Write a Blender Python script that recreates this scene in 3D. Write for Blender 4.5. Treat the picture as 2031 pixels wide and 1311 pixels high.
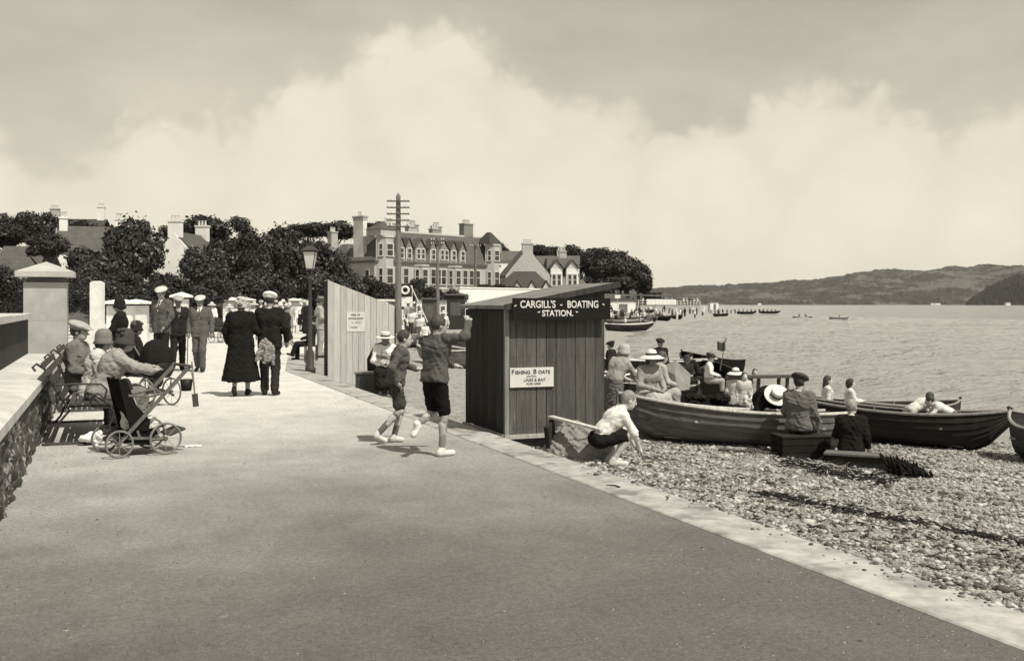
import bpy, math, random
import numpy as np
from mathutils import Vector, Matrix, Euler

random.seed(7)
RNG = np.random.default_rng(7)
scene = bpy.context.scene
COL = scene.collection
for _o in list(bpy.data.objects):
    bpy.data.objects.remove(_o, do_unlink=True)

# ------------------------------------------------------------------ camera
PW, PH, FPX = 2031.0, 1311.0, 2031.0     # photograph size and focal length in its pixels
HOR = 603.0                              # horizon row
EYE = 1.55                               # eye height above the promenade
YAW = math.radians(21.5)                 # camera turned right of the promenade's direction (+Y)
SY, CY = math.sin(YAW), math.cos(YAW)
cam_d = bpy.data.cameras.new('camera')
cam_d.sensor_width = 36.0
cam_d.lens = 36.0 * FPX / PW
cam_d.shift_y = -(PH / 2 - HOR) / PW
cam_d.clip_start = 0.05
cam_d.clip_end = 40000
cam = bpy.data.objects.new('camera', cam_d)
cam.location = (0, 0, EYE)
cam.rotation_euler = (math.radians(90), 0, -YAW)
COL.objects.link(cam)
scene.camera = cam

# ------------------------------------------------------------------ sun, exposure
SUN_AZ = math.atan2(0.36, -0.93)         # azimuth clockwise from +Y
SUN_EL = math.radians(56)
sun_dir = Vector((math.sin(SUN_AZ) * math.cos(SUN_EL), math.cos(SUN_AZ) * math.cos(SUN_EL), math.sin(SUN_EL)))
TINT = (1.0, 0.935, 0.78)               # warm tone of the print
ld = bpy.data.lights.new('sun', 'SUN')
ld.energy = 5.0
ld.angle = math.radians(0.55)
ld.color = TINT
sun = bpy.data.objects.new('sun', ld)
sun.rotation_euler = (-sun_dir).to_track_quat('-Z', 'Y').to_euler()
sun.location = (20, -30, 60)
COL.objects.link(sun)
vs = scene.view_settings
vs.view_transform = 'Standard'
vs.look = 'None'
vs.exposure = 0.0
vs.gamma = 1.0
vs.use_curve_mapping = False
scene.render.engine = 'CYCLES'
scene.cycles.max_bounces = 6
scene.cycles.diffuse_bounces = 3
scene.cycles.glossy_bounces = 2
scene.cycles.transmission_bounces = 2
scene.cycles.volume_bounces = 0
scene.cycles.use_denoising = True

# ------------------------------------------------------------------ world: sky texture + banked cumulus
def build_world():
    w = bpy.data.worlds.new('World')
    scene.world = w
    w.use_nodes = True
    nt = w.node_tree
    nt.nodes.clear()
    N, L = nt.nodes.new, nt.links.new
    def math_(op, a, b=None, clamp=False):
        n = N('ShaderNodeMath'); n.operation = op; n.use_clamp = clamp
        for i, v in enumerate((a, b)):
            if v is None: continue
            if isinstance(v, (int, float)): n.inputs[i].default_value = v
            else: L(v, n.inputs[i])
        return n.outputs[0]
    sky = N('ShaderNodeTexSky'); sky.sky_type = 'NISHITA'; sky.sun_disc = False
    sky.sun_elevation = SUN_EL; sky.sun_rotation = SUN_AZ
    sky.air_density = 1.0; sky.dust_density = 1.5
    bw = N('ShaderNodeRGBToBW'); L(sky.outputs[0], bw.inputs[0])
    tc = N('ShaderNodeTexCoord')
    sep = N('ShaderNodeSeparateXYZ'); L(tc.outputs['Generated'], sep.inputs[0])
    el = math_('ARCSINE', sep.outputs[2])
    az = math_('ARCTAN2', sep.outputs[0], sep.outputs[1])
    azn = math_('ADD', math_('DIVIDE', az, 2 * math.pi), 0.5)
    # height of the cloud bank's top along the skyline, as a ramp over azimuth (radians of elevation * 2)
    top = [(-60, 250), (120, 330), (330, 215), (520, 225), (590, 165), (700, 105), (800, 65), (890, 42),
           (970, 78), (1020, 135), (1110, 165), (1200, 215), (1290, 255), (1380, 262), (1450, 225), (1510, 185),
           (1620, 175), (1720, 150), (1800, 185), (1900, 235), (2000, 215), (2120, 180)]
    ramp = N('ShaderNodeValToRGB'); cr = ramp.color_ramp; cr.interpolation = 'B_SPLINE'
    stops = []
    for px, py in top:
        t = (px - PW / 2) / FPX
        a = YAW + math.atan(t)
        e = math.atan((HOR - py) / FPX / math.sqrt(1 + t * t))
        stops.append((a / (2 * math.pi) + 0.5, e))
    for a, e in ((0.02, .2), (0.12, .15), (0.2, .23), (0.3, .17), (0.38, .24), (0.8, .16), (0.88, .24), (0.96, .18)):
        stops.append((a, e))
    stops.sort()
    while len(cr.elements) < len(stops):
        cr.elements.new(0.5)
    for i, (a, e) in enumerate(stops):
        cr.elements[i].position = a
    for i, (a, e) in enumerate(stops):
        v = e * 2
        cr.elements[i].color = (v, v, v, 1)
    L(azn, ramp.inputs[0])
    rb = N('ShaderNodeRGBToBW'); L(ramp.outputs[0], rb.inputs[0])
    bank = math_('MULTIPLY', rb.outputs[0], 0.5)
    def noise(scale, detail, rough, zs=1.0):
        mp = N('ShaderNodeMapping'); mp.inputs['Scale'].default_value = (1, 1, zs)
        L(tc.outputs['Generated'], mp.inputs[0])
        n = N('ShaderNodeTexNoise'); n.inputs['Scale'].default_value = scale
        n.inputs['Detail'].default_value = detail; n.inputs['Roughness'].default_value = rough
        L(mp.outputs[0], n.inputs['Vector'])
        return math_('SUBTRACT', n.outputs[0], 0.5)
    n1 = noise(9, 6, .58, 1.6)
    n2 = noise(28, 5, .6, 1.4)
    n3 = noise(4.5, 5, .55, 2.4)
    def billow(scale):
        v = N('ShaderNodeTexVoronoi'); v.feature = 'F1'; v.inputs['Scale'].default_value = scale
        wob = N('ShaderNodeTexNoise'); wob.inputs['Scale'].default_value = scale * .8; wob.inputs['Detail'].default_value = 2
        L(tc.outputs['Generated'], wob.inputs['Vector'])
        ad = N('ShaderNodeVectorMath'); ad.operation = 'MULTIPLY_ADD'; L(wob.outputs['Color'], ad.inputs[0]); ad.inputs[1].default_value = (.09, .09, .09); L(tc.outputs['Generated'], ad.inputs[2])
        L(ad.outputs[0], v.inputs['Vector'])
        return math_('SUBTRACT', .5, v.outputs['Distance'])
    b1, b2 = billow(13), billow(31)
    edge = math_('ADD', bank, math_('ADD', math_('MULTIPLY', n1, 0.05), math_('ADD', math_('MULTIPLY', b1, .055), math_('MULTIPLY', b2, .03))))
    dist = math_('SUBTRACT', edge, el)
    # two edges: a fairly crisp crest, then a slow fill below it
    crest = N('ShaderNodeMapRange'); crest.interpolation_type = 'SMOOTHSTEP'
    L(dist, crest.inputs[0]); crest.inputs[1].default_value = -0.014; crest.inputs[2].default_value = 0.022
    crest.inputs[3].default_value = 0; crest.inputs[4].default_value = 0.6
    fill = N('ShaderNodeMapRange'); fill.interpolation_type = 'SMOOTHSTEP'
    L(dist, fill.inputs[0]); fill.inputs[1].default_value = -0.12; fill.inputs[2].default_value = 0.16
    fill.inputs[3].default_value = 0; fill.inputs[4].default_value = 0.4
    mask = math_('ADD', crest.outputs[0], fill.outputs[0])
    cloud = math_('ADD', 8.7, math_('ADD', math_('MULTIPLY', math_('ADD', n1, n3), 1.1), math_('MULTIPLY', b1, 1.0)))
    base = math_('ADD', math_('MULTIPLY', bw.outputs[0], 0.62), math_('MULTIPLY', n3, 3.4))
    base = math_('ADD', base, 3.3)
    m = N('ShaderNodeMix'); m.data_type = 'FLOAT'
    L(mask, m.inputs[0]); L(base, m.inputs[2]); L(cloud, m.inputs[3])
    tint = N('ShaderNodeMix'); tint.data_type = 'RGBA'; tint.blend_type = 'MULTIPLY'; tint.inputs[0].default_value = 1
    L(m.outputs[0], tint.inputs[6]); tint.inputs[7].default_value = (1.0, 0.93, 0.755, 1)
    bg = N('ShaderNodeBackground'); bg.inputs[1].default_value = 0.1
    L(tint.outputs[2], bg.inputs[0])
    out = N('ShaderNodeOutputWorld'); L(bg.outputs[0], out.inputs[0])
build_world()

# ------------------------------------------------------------------ pixel <-> place helpers
def c2w(xc, d, z=0.0):
    """camera-plan coordinates (metres right, metres ahead) to world"""
    return Vector((d * SY + xc * CY, d * CY - xc * SY, z))
def at(px, d, py=None, z=None):
    """the place at distance d ahead seen in column px; height from row py or given"""
    xc = (px - PW / 2) / FPX * d
    if z is None: z = EYE + (HOR - py) / FPX * d
    return c2w(xc, d, z)
B_Y = [-60, 24, 30, 40, 57, 75, 91, 108, 130, 180, 215, 260, 400, 900]
B_X = [4.27, 4.27, 5.3, 9, 16.5, 24, 31, 40, 52, 92, 128, 150, 200, 300]
S_Y = [-60, 17, 28, 39, 57, 80, 109, 160, 215, 260, 400, 900]
S_X = [18.8, 18.8, 19.7, 21.9, 28.9, 42, 61.6, 98, 142, 178, 240, 360]
WATER = -1.2
def bank_x(y): return np.interp(y, B_Y, B_X)
def shore_x(y): return np.interp(y, S_Y, S_X)
def ground_z(x, y):
    b, s = bank_x(y), shore_x(y)
    if x <= b: return 0.0
    t = (x - b) / (s - b)
    return -0.16 - (1.06 * t if t < 1 else 1.06 + (t - 1) * 1.0)
def hit(px, py):
    """where the ray through a pixel meets promenade, beach or water"""
    t = (px - PW / 2) / FPX
    dz = (HOR - py) / FPX
    d = 2.0
    prev = d
    while d < 900:
        p = c2w(t * d, d)
        g = max(ground_z(p.x, p.y), WATER)
        if EYE + dz * d <= g:
            lo, hi = prev, d
            for _ in range(30):
                mid = (lo + hi) / 2
                p = c2w(t * mid, mid)
                if EYE + dz * mid <= max(ground_z(p.x, p.y), WATER): hi = mid
                else: lo = mid
            p = c2w(t * hi, hi)
            return Vector((p.x, p.y, max(ground_z(p.x, p.y), WATER))), hi
        prev = d
        d *= 1.02
    return c2w(t * d, d, WATER), d
RIGHT_YAW = -YAW    # rotation about Z for things squared up to the camera

# ------------------------------------------------------------------ object helpers
def tag(o, label=None, cat=None, group=None, kind=None):
    if label: o['label'] = label
    if cat: o['category'] = cat
    if group: o['group'] = group
    if kind: o['kind'] = kind
    return o
def empty(name, loc=(0, 0, 0), rz=0.0, parent=None):
    o = bpy.data.objects.new(name, None)
    o.empty_display_size = 0.1
    o.location = loc
    o.rotation_euler = (0, 0, rz)
    COL.objects.link(o)
    if parent: o.parent = parent
    return o
def link(name, me, mat=None, parent=None, smooth=False):
    o = bpy.data.objects.new(name, me)
    COL.objects.link(o)
    if mat is not None:
        for m in (mat if isinstance(mat, (list, tuple)) else [mat]): me.materials.append(m)
    if parent: o.parent = parent
    if smooth: me.shade_smooth()
    return o
def kids(o): return [c for c in bpy.data.objects if c.parent == o]
CH = {}
def copy_tree(o, parent=None):
    c = o.copy()
    COL.objects.link(c)
    if parent is not None: c.parent = parent
    for ch in list(o.children): copy_tree(ch, c)
    return c
def np_mesh(name, v, quads=None, tris=None, matidx=None):
    """fast mesh from arrays"""
    me = bpy.data.meshes.new(name)
    v = np.asarray(v, dtype=np.float32)
    fl = []
    nq = 0 if quads is None else len(quads)
    ntr = 0 if tris is None else len(tris)
    me.vertices.add(len(v)); me.vertices.foreach_set('co', v.ravel())
    loops = np.concatenate([np.asarray(quads, dtype=np.int32).ravel() if nq else np.zeros(0, np.int32),
                            np.asarray(tris, dtype=np.int32).ravel() if ntr else np.zeros(0, np.int32)])
    me.loops.add(len(loops)); me.loops.foreach_set('vertex_index', loops)
    me.polygons.add(nq + ntr)
    ls = np.concatenate([np.arange(nq) * 4, nq * 4 + np.arange(ntr) * 3]).astype(np.int32)
    me.polygons.foreach_set('loop_start', ls)
    if matidx is not None: me.polygons.foreach_set('material_index', np.asarray(matidx, dtype=np.int32))
    me.update(calc_edges=True)
    return me

class MB:
    """collects simple solids into one mesh"""
    def __init__(s): s.v = []; s.f = []; s.mi = []; s.cur = 0
    def add(s, vs, fs, M=None):
        n = len(s.v)
        for p in vs:
            p = Vector(p)
            s.v.append(M @ p if M is not None else p)
        for f in fs: s.f.append([i + n for i in f]); s.mi.append(s.cur)
        return s
    def box(s, x0, x1, y0, y1, z0, z1, M=None):
        vs = [(x0, y0, z0), (x1, y0, z0), (x1, y1, z0), (x0, y1, z0), (x0, y0, z1), (x1, y0, z1), (x1, y1, z1), (x0, y1, z1)]
        return s.add(vs, [(0, 3, 2, 1), (4, 5, 6, 7), (0, 1, 5, 4), (1, 2, 6, 5), (2, 3, 7, 6), (3, 0, 4, 7)], M)
    def bar(s, a, b, w, h=None, up=(0, 0, 1)):
        a, b = Vector(a), Vector(b); h = h or w
        d = (b - a).normalized(); u = Vector(up)
        if abs(d.dot(u)) > .98: u = Vector((1, 0, 0))
        r = d.cross(u).normalized() * w / 2; u = r.cross(d).normalized() * h / 2
        vs = [a - r - u, a + r - u, a + r + u, a - r + u, b - r - u, b + r - u, b + r + u, b - r + u]
        return s.add(vs, [(0, 1, 2, 3), (4, 7, 6, 5), (0, 4, 5, 1), (1, 5, 6, 2), (2, 6, 7, 3), (3, 7, 4, 0)])
    def tube(s, pts, r, n=8, closed=False, cap=True):
        pts = [Vector(p) for p in pts]
        rs = r if isinstance(r, (list, tuple)) else [r] * len(pts)
        m = len(pts); rings = []
        prev = None
        for i, p in enumerate(pts):
            if closed: t = pts[(i + 1) % m] - pts[i - 1]
            else: t = pts[min(i + 1, m - 1)] - pts[max(i - 1, 0)]
            t.normalize()
            if prev is None:
                a = t.orthogonal().normalized()
            else:
                a = (prev - t * prev.dot(t))
                a = a.normalized() if a.length > 1e-6 else t.orthogonal().normalized()
            prev = a
            b = t.cross(a)
            rings.append([p + (a * math.cos(2 * math.pi * k / n) + b * math.sin(2 * math.pi * k / n)) * rs[i] for k in range(n)])
        vs = [q for ring in rings for q in ring]
        fs = []
        for i in range(m if closed else m - 1):
            j = (i + 1) % m
            for k in range(n):
                fs.append((i * n + k, i * n + (k + 1) % n, j * n + (k + 1) % n, j * n + k))
        if cap and not closed:
            fs.append(tuple(reversed(range(n)))); fs.append(tuple((m - 1) * n + k for k in range(n)))
        return s.add(vs, fs)
    def lathe(s, prof, n=20, M=None, capb=True, capt=True):
        vs = []; fs = []
        for (r, z) in prof:
            for k in range(n):
                a = 2 * math.pi * k / n
                vs.append((r * math.cos(a), r * math.sin(a), z))
        for i in range(len(prof) - 1):
            for k in range(n):
                fs.append((i * n + k, i * n + (k + 1) % n, (i + 1) * n + (k + 1) % n, (i + 1) * n + k))
        if capb: fs.append(tuple(reversed(range(n))))
        if capt: fs.append(tuple((len(prof) - 1) * n + k for k in range(n)))
        return s.add(vs, fs, M)
    def prism(s, poly, y0, y1, M=None):
        """polygon in x,z extruded along y"""
        n = len(poly)
        vs = [(x, y0, z) for x, z in poly] + [(x, y1, z) for x, z in poly]
        fs = [tuple(range(n)), tuple(reversed(range(n, 2 * n)))]
        for i in range(n):
            j = (i + 1) % n
            fs.append((i, i + n, j + n, j))
        return s.add(vs, fs, M)
    def mesh(s, name='m'):
        me = bpy.data.meshes.new(name)
        me.from_pydata([tuple(p) for p in s.v], [], s.f)
        if any(s.mi): me.polygons.foreach_set('material_index', s.mi)
        me.update()
        return me
    def build(s, name, mat, parent=None, smooth=False):
        me = s.mesh(name)
        import bmesh
        bm = bmesh.new(); bm.from_mesh(me)
        bmesh.ops.recalc_face_normals(bm, faces=bm.faces)
        bm.to_mesh(me); bm.free()
        return link(name, me, mat, parent, smooth)
def T(x=0, y=0, z=0, rz=0, rx=0, ry=0): return Matrix.Translation((x, y, z)) @ Euler((rx, ry, rz)).to_matrix().to_4x4()

# ------------------------------------------------------------------ materials (greys: the print has no colour of its own)
MATS = {}
def mat(name, v, var=.25, scale=6, rough=.85, bump=.0, bscale=60, stretch=(1, 1, 1), spec=.3, rand=0.0, mottle=None, world=False):
    if name in MATS: return MATS[name]
    m = bpy.data.materials.new(name); m.use_nodes = True
    nt = m.node_tree; N, L = nt.nodes.new, nt.links.new
    bs = nt.nodes['Principled BSDF']
    bs.inputs['Roughness'].default_value = rough
    bs.inputs['Specular IOR Level'].default_value = spec
    tc = N('ShaderNodeTexCoord')
    src = tc.outputs['Object']
    if world:
        ge = N('ShaderNodeNewGeometry'); src = ge.outputs['Position']
    mp = N('ShaderNodeMapping'); mp.inputs['Scale'].default_value = stretch
    L(src, mp.inputs[0])
    n = N('ShaderNodeTexNoise'); n.inputs['Scale'].default_value = scale; n.inputs['Detail'].default_value = 7
    n.inputs['Roughness'].default_value = .62
    L(mp.outputs[0], n.inputs['Vector'])
    mr = N('ShaderNodeMapRange'); L(n.outputs[0], mr.inputs[0])
    mr.inputs[1].default_value = .25; mr.inputs[2].default_value = .75
    mr.inputs[3].default_value = v * (1 - var); mr.inputs[4].default_value = v * (1 + var)
    val = mr.outputs[0]
    if mottle:          # (scale, threshold, value, softness)
        n2 = N('ShaderNodeTexNoise'); n2.inputs['Scale'].default_value = mottle[0]; n2.inputs['Detail'].default_value = 5
        n2.inputs['Roughness'].default_value = .6
        L(mp.outputs[0], n2.inputs['Vector'])
        m2 = N('ShaderNodeMapRange'); m2.interpolation_type = 'SMOOTHSTEP'; L(n2.outputs[0], m2.inputs[0])
        m2.inputs[1].default_value = mottle[1] - mottle[3]; m2.inputs[2].default_value = mottle[1] + mottle[3]
        mx = N('ShaderNodeMix'); mx.data_type = 'FLOAT'
        L(m2.outputs[0], mx.inputs[0]); L(val, mx.inputs[2]); mx.inputs[3].default_value = mottle[2]
        val = mx.outputs[0]
    if rand:
        oi = N('ShaderNodeObjectInfo')
        r = N('ShaderNodeMapRange'); L(oi.outputs['Random'], r.inputs[0])
        r.inputs[3].default_value = 1 - rand; r.inputs[4].default_value = 1 + rand
        mu = N('ShaderNodeMath'); mu.operation = 'MULTIPLY'; L(val, mu.inputs[0]); L(r.outputs[0], mu.inputs[1])
        val = mu.outputs[0]
    L(val, bs.inputs['Base Color'])
    if bump:
        nb = N('ShaderNodeTexNoise'); nb.inputs['Scale'].default_value = bscale; nb.inputs['Detail'].default_value = 4
        L(mp.outputs[0], nb.inputs['Vector'])
        b = N('ShaderNodeBump'); b.inputs['Strength'].default_value = min(1, bump * 10); b.inputs['Distance'].default_value = bump
        L(nb.outputs[0], b.inputs['Height']); L(b.outputs[0], bs.inputs['Normal'])
    MATS[name] = m
    return m
def G(v, kind='cloth'):
    """cloth, paint or wood of a given grey"""
    k = round(v, 3)
    if kind == 'cloth': return mat('cloth_%g' % k, k, .22, 14, .92, .004, 130, spec=.04, rand=.06)
    if kind == 'paint': return mat('paint_%g' % k, k, .14, 5, .6, .002, 40, spec=.12)
    if kind == 'wood': return mat('wood_%g' % k, k, .4, 5, .75, .004, 30, stretch=(6, 6, .5), spec=.1, rand=.14)
    if kind == 'iron': return mat('iron_%g' % k, k, .25, 20, .55, .002, 80, spec=.2)
    if kind == 'stone': return mat('stone_%g' % k, k, .22, 3, .9, .006, 45, spec=.2, rand=.06)
    if kind == 'skin': return mat('skin_%g' % k, k, .1, 12, .6, .001, 90, spec=.3)
    if kind == 'hair': return mat('hair_%g' % k, k, .4, 40, .6, .004, 160, spec=.3)
    if kind == 'straw': return mat('straw_%g' % k, k, .15, 60, .7, .003, 200, spec=.25)
# ================================================================== SETTING
def grid_mesh(name, xs, ys, zf):
    """sheet over arrays xs[i][j], ys[i][j]"""
    ni, nj = xs.shape
    zs = zf(xs, ys)
    v = np.stack([xs, ys, zs], -1).reshape(-1, 3)
    idx = np.arange(ni * nj).reshape(ni, nj)
    q = np.stack([idx[:-1, :-1], idx[1:, :-1], idx[1:, 1:], idx[:-1, 1:]], -1).reshape(-1, 4)
    return np_mesh(name, v, q)

# ---- promenade: asphalt, with a vignette painted into its colour: dark foreground, paler far off
def promenade_mat():
    m = bpy.data.materials.new('promenade_asphalt'); m.use_nodes = True
    nt = m.node_tree; N, L = nt.nodes.new, nt.links.new
    bs = nt.nodes['Principled BSDF']; bs.inputs['Roughness'].default_value = .8; bs.inputs['Specular IOR Level'].default_value = .35
    ge = N('ShaderNodeNewGeometry')
    sp = N('ShaderNodeSeparateXYZ'); L(ge.outputs['Position'], sp.inputs[0])
    def noise(sc, det, stretch=(1, 1, 1), r=.6):
        mp = N('ShaderNodeMapping'); mp.inputs['Scale'].default_value = stretch; L(ge.outputs['Position'], mp.inputs[0])
        n = N('ShaderNodeTexNoise'); n.inputs['Scale'].default_value = sc; n.inputs['Detail'].default_value = det
        n.inputs['Roughness'].default_value = r
        L(mp.outputs[0], n.inputs['Vector']); return n.outputs[0]
    def mth(op, a, b):
        n = N('ShaderNodeMath'); n.operation = op
        for i, q in enumerate((a, b)):
            if isinstance(q, (int, float)): n.inputs[i].default_value = q
            else: L(q, n.inputs[i])
        return n.outputs[0]
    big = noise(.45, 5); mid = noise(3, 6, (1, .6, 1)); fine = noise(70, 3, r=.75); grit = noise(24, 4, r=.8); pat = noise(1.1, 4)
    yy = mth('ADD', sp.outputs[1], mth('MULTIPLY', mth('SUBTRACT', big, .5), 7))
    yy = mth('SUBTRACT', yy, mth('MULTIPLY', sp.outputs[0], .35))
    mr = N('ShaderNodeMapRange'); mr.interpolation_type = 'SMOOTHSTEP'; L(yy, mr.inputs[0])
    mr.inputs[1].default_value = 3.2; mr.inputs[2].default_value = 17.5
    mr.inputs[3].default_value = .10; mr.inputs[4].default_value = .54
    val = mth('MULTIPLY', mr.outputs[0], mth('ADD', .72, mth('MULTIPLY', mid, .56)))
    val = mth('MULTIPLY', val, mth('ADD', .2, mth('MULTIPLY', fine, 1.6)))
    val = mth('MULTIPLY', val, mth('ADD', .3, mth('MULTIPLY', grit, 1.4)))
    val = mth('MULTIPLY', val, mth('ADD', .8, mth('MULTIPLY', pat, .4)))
    # pale specks and dark spots trodden into the surface
    vo = N('ShaderNodeTexVoronoi'); vo.inputs['Scale'].default_value = 2.1; L(ge.outputs['Position'], vo.inputs['Vector'])
    s1 = N('ShaderNodeMapRange'); L(vo.outputs['Distance'], s1.inputs[0]); s1.inputs[1].default_value = .025; s1.inputs[2].default_value = .06
    s1.inputs[3].default_value = .22; s1.inputs[4].default_value = 0
    val = mth('ADD', val, mth('MULTIPLY', s1.outputs[0], mth('SUBTRACT', pat, .35)))
    L(val, bs.inputs['Base Color'])
    b = N('ShaderNodeBump'); b.inputs['Strength'].default_value = .6; b.inputs['Distance'].default_value = .006
    L(fine, b.inputs['Height'])
    b2 = N('ShaderNodeBump'); b2.inputs['Strength'].default_value = .35; b2.inputs['Distance'].default_value = .02
    L(mid, b2.inputs['Height']); L(b.outputs[0], b2.inputs['Normal']); L(b2.outputs[0], bs.inputs['Normal'])
    return m
ys = np.concatenate([np.linspace(-8, 24, 33), np.array([26, 28, 30, 34, 40, 48, 57, 66, 75, 83, 91, 100, 108, 119, 130, 155, 180, 215, 260])])
ts = np.linspace(0, 1, 24)
X = np.stack([-60 + (bank_x(y) - .47 + 60) * ts ** .6 for y in ys]); Y = np.stack([np.full(24, y) for y in ys])
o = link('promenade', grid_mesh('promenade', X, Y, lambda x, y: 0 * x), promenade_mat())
tag(o, kind='structure')
# grit and small stones kicked up on to the asphalt
def grit():
    V = []; F = []; n = 0; rg = random.Random(9)
    base = np.array([(1, 0, 0), (0, 1, 0), (-1, 0, 0), (0, -1, 0), (0, 0, .8)]); tri = np.array([(0, 1, 4), (1, 2, 4), (2, 3, 4), (3, 0, 4)])
    for i in range(2000):
        y = 2.5 + 16 * rg.random() ** 1.4
        x = rg.uniform(-.7, 3.8) if rg.random() < .5 else 3.8 - abs(rg.gauss(0, .5)) if rg.random() < .6 else -.7 + abs(rg.gauss(0, .3))
        s = rg.uniform(.003, .009) * (1.6 if rg.random() < .06 else 1)
        a = rg.uniform(0, 6.28); R = np.array([[math.cos(a), -math.sin(a), 0], [math.sin(a), math.cos(a), 0], [0, 0, 1]])
        V.append((base * s * np.array([rg.uniform(.7, 1.4), 1, rg.uniform(.5, .9)])) @ R.T + np.array([x, y, 0.0005])); F.append(tri + n); n += 5
    o = link('loose_grit', np_mesh('grit', np.concatenate(V), tris=np.concatenate(F), matidx=[rg.choice((0, 0, 1)) for _ in range(2000) for _q in range(4)]), [G(.22, 'stone'), G(.05, 'stone')])
    tag(o, 'small stones and grit strewn over the promenade asphalt', 'grit', kind='stuff')
grit()

# ---- kerb: concrete edging, in lengths
kerb_m = mat('kerb_concrete', .35, .38, 5.5, .9, .008, 60, spec=.15, rand=.1, world=True, mottle=(2.6, .58, .17, .12))
kerb = empty('kerb_edging', (4, 0, 0)); tag(kerb, kind='structure')
ky = list(np.arange(-6, 24, 1.83)) + [24.0, 26, 28, 30, 33, 36.5, 40, 44, 48.5, 53, 57, 63, 69, 75, 83, 91, 99, 108, 119, 130]
for y0, y1 in zip(ky[:-1], ky[1:]):
    n = 4; vs = []; w = .47
    g = .006
    for y in (y0 + g, y1 - g):
        b = float(bank_x(y))
        for (dx, z) in ((-w + .005, -.3), (-w + .005, .004), (-w + .02, .012), (-.03, .012), (0, -.01), (0, -.5)):
            vs.append((b + dx - 4, y, z))
    fs = [(i, i + 1, i + 7, i + 6) for i in range(5)] + [(0, 6, 11, 5), tuple(reversed(range(6))), tuple(range(6, 12))]
    MB().add(vs, fs).build('kerbstone', kerb_m, kerb)

# ---- beach
def shingle_mat():
    m = bpy.data.materials.new('beach_shingle'); m.use_nodes = True
    nt = m.node_tree; N, L = nt.nodes.new, nt.links.new
    bs = nt.nodes['Principled BSDF']; bs.inputs['Roughness'].default_value = .9; bs.inputs['Specular IOR Level'].default_value = .2
    ge = N('ShaderNodeNewGeometry')
    vo = N('ShaderNodeTexVoronoi'); vo.inputs['Scale'].default_value = 26; vo.inputs['Randomness'].default_value = 1
    L(ge.outputs['Position'], vo.inputs['Vector'])
    no = N('ShaderNodeTexNoise'); no.inputs['Scale'].default_value = 2.6; no.inputs['Detail'].default_value = 8; no.inputs['Roughness'].default_value = .7
    L(ge.outputs['Position'], no.inputs['Vector'])
    sh = N('ShaderNodeSeparateColor'); L(vo.outputs['Color'], sh.inputs[0])
    a = N('ShaderNodeMapRange'); L(sh.outputs[0], a.inputs[0]); a.inputs[3].default_value = .2; a.inputs[4].default_value = .44
    c = N('ShaderNodeMapRange'); L(no.outputs[0], c.inputs[0]); c.inputs[1].default_value = .3; c.inputs[2].default_value = .7
    c.inputs[3].default_value = .75; c.inputs[4].default_value = 1.2
    mu = N('ShaderNodeMath'); mu.operation = 'MULTIPLY'; L(a.outputs[0], mu.inputs[0]); L(c.outputs[0], mu.inputs[1])
    L(mu.outputs[0], bs.inputs['Base Color'])
    inv = N('ShaderNodeMath'); inv.operation = 'MULTIPLY'; L(vo.outputs['Distance'], inv.inputs[0]); inv.inputs[1].default_value = -1
    b = N('ShaderNodeBump'); b.inputs['Strength'].default_value = .9; b.inputs['Distance'].default_value = .035
    L(inv.outputs[0], b.inputs['Height'])
    b2 = N('ShaderNodeBump'); b2.inputs['Strength'].default_value = .6; b2.inputs['Distance'].default_value = .12
    L(no.outputs[0], b2.inputs['Height']); L(b.outputs[0], b2.inputs['Normal']); L(b2.outputs[0], bs.inputs['Normal'])
    return m
def vnoise(x, y, s=1.0):
    return (np.sin(x * 1.7 * s + 1.3 * np.sin(y * 1.1 * s)) + np.sin(y * 2.3 * s + 1.7 * np.sin(x * 1.9 * s + .5)) + np.sin((x + y) * 3.1 * s)) / 3
yb = np.concatenate([np.linspace(-8, 40, 161), np.linspace(42, 120, 40), np.linspace(125, 400, 30)])
tb = np.concatenate([np.linspace(-.03, 1, 70), np.linspace(1.1, 3, 6)])
X = np.stack([bank_x(y) + (shore_x(y) - bank_x(y)) * tb for y in yb]); Y = np.stack([np.full(len(tb), y) for y in yb])
def beach_z(x, y):
    b, s = bank_x(y), shore_x(y)
    t = (x - b) / (s - b)
    z = -0.16 - np.where(t < 1, 1.06 * t, 1.06 + (t - 1))
    return z + .03 * vnoise(x, y, 1.0) * np.clip(t * 10, 0, 1) + .015 * vnoise(x, y, 3.3) * np.clip(t * 10, .3, 1)
o = link('beach', grid_mesh('beach', X, Y, beach_z), shingle_mat(), smooth=True); tag(o, kind='structure')

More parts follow.
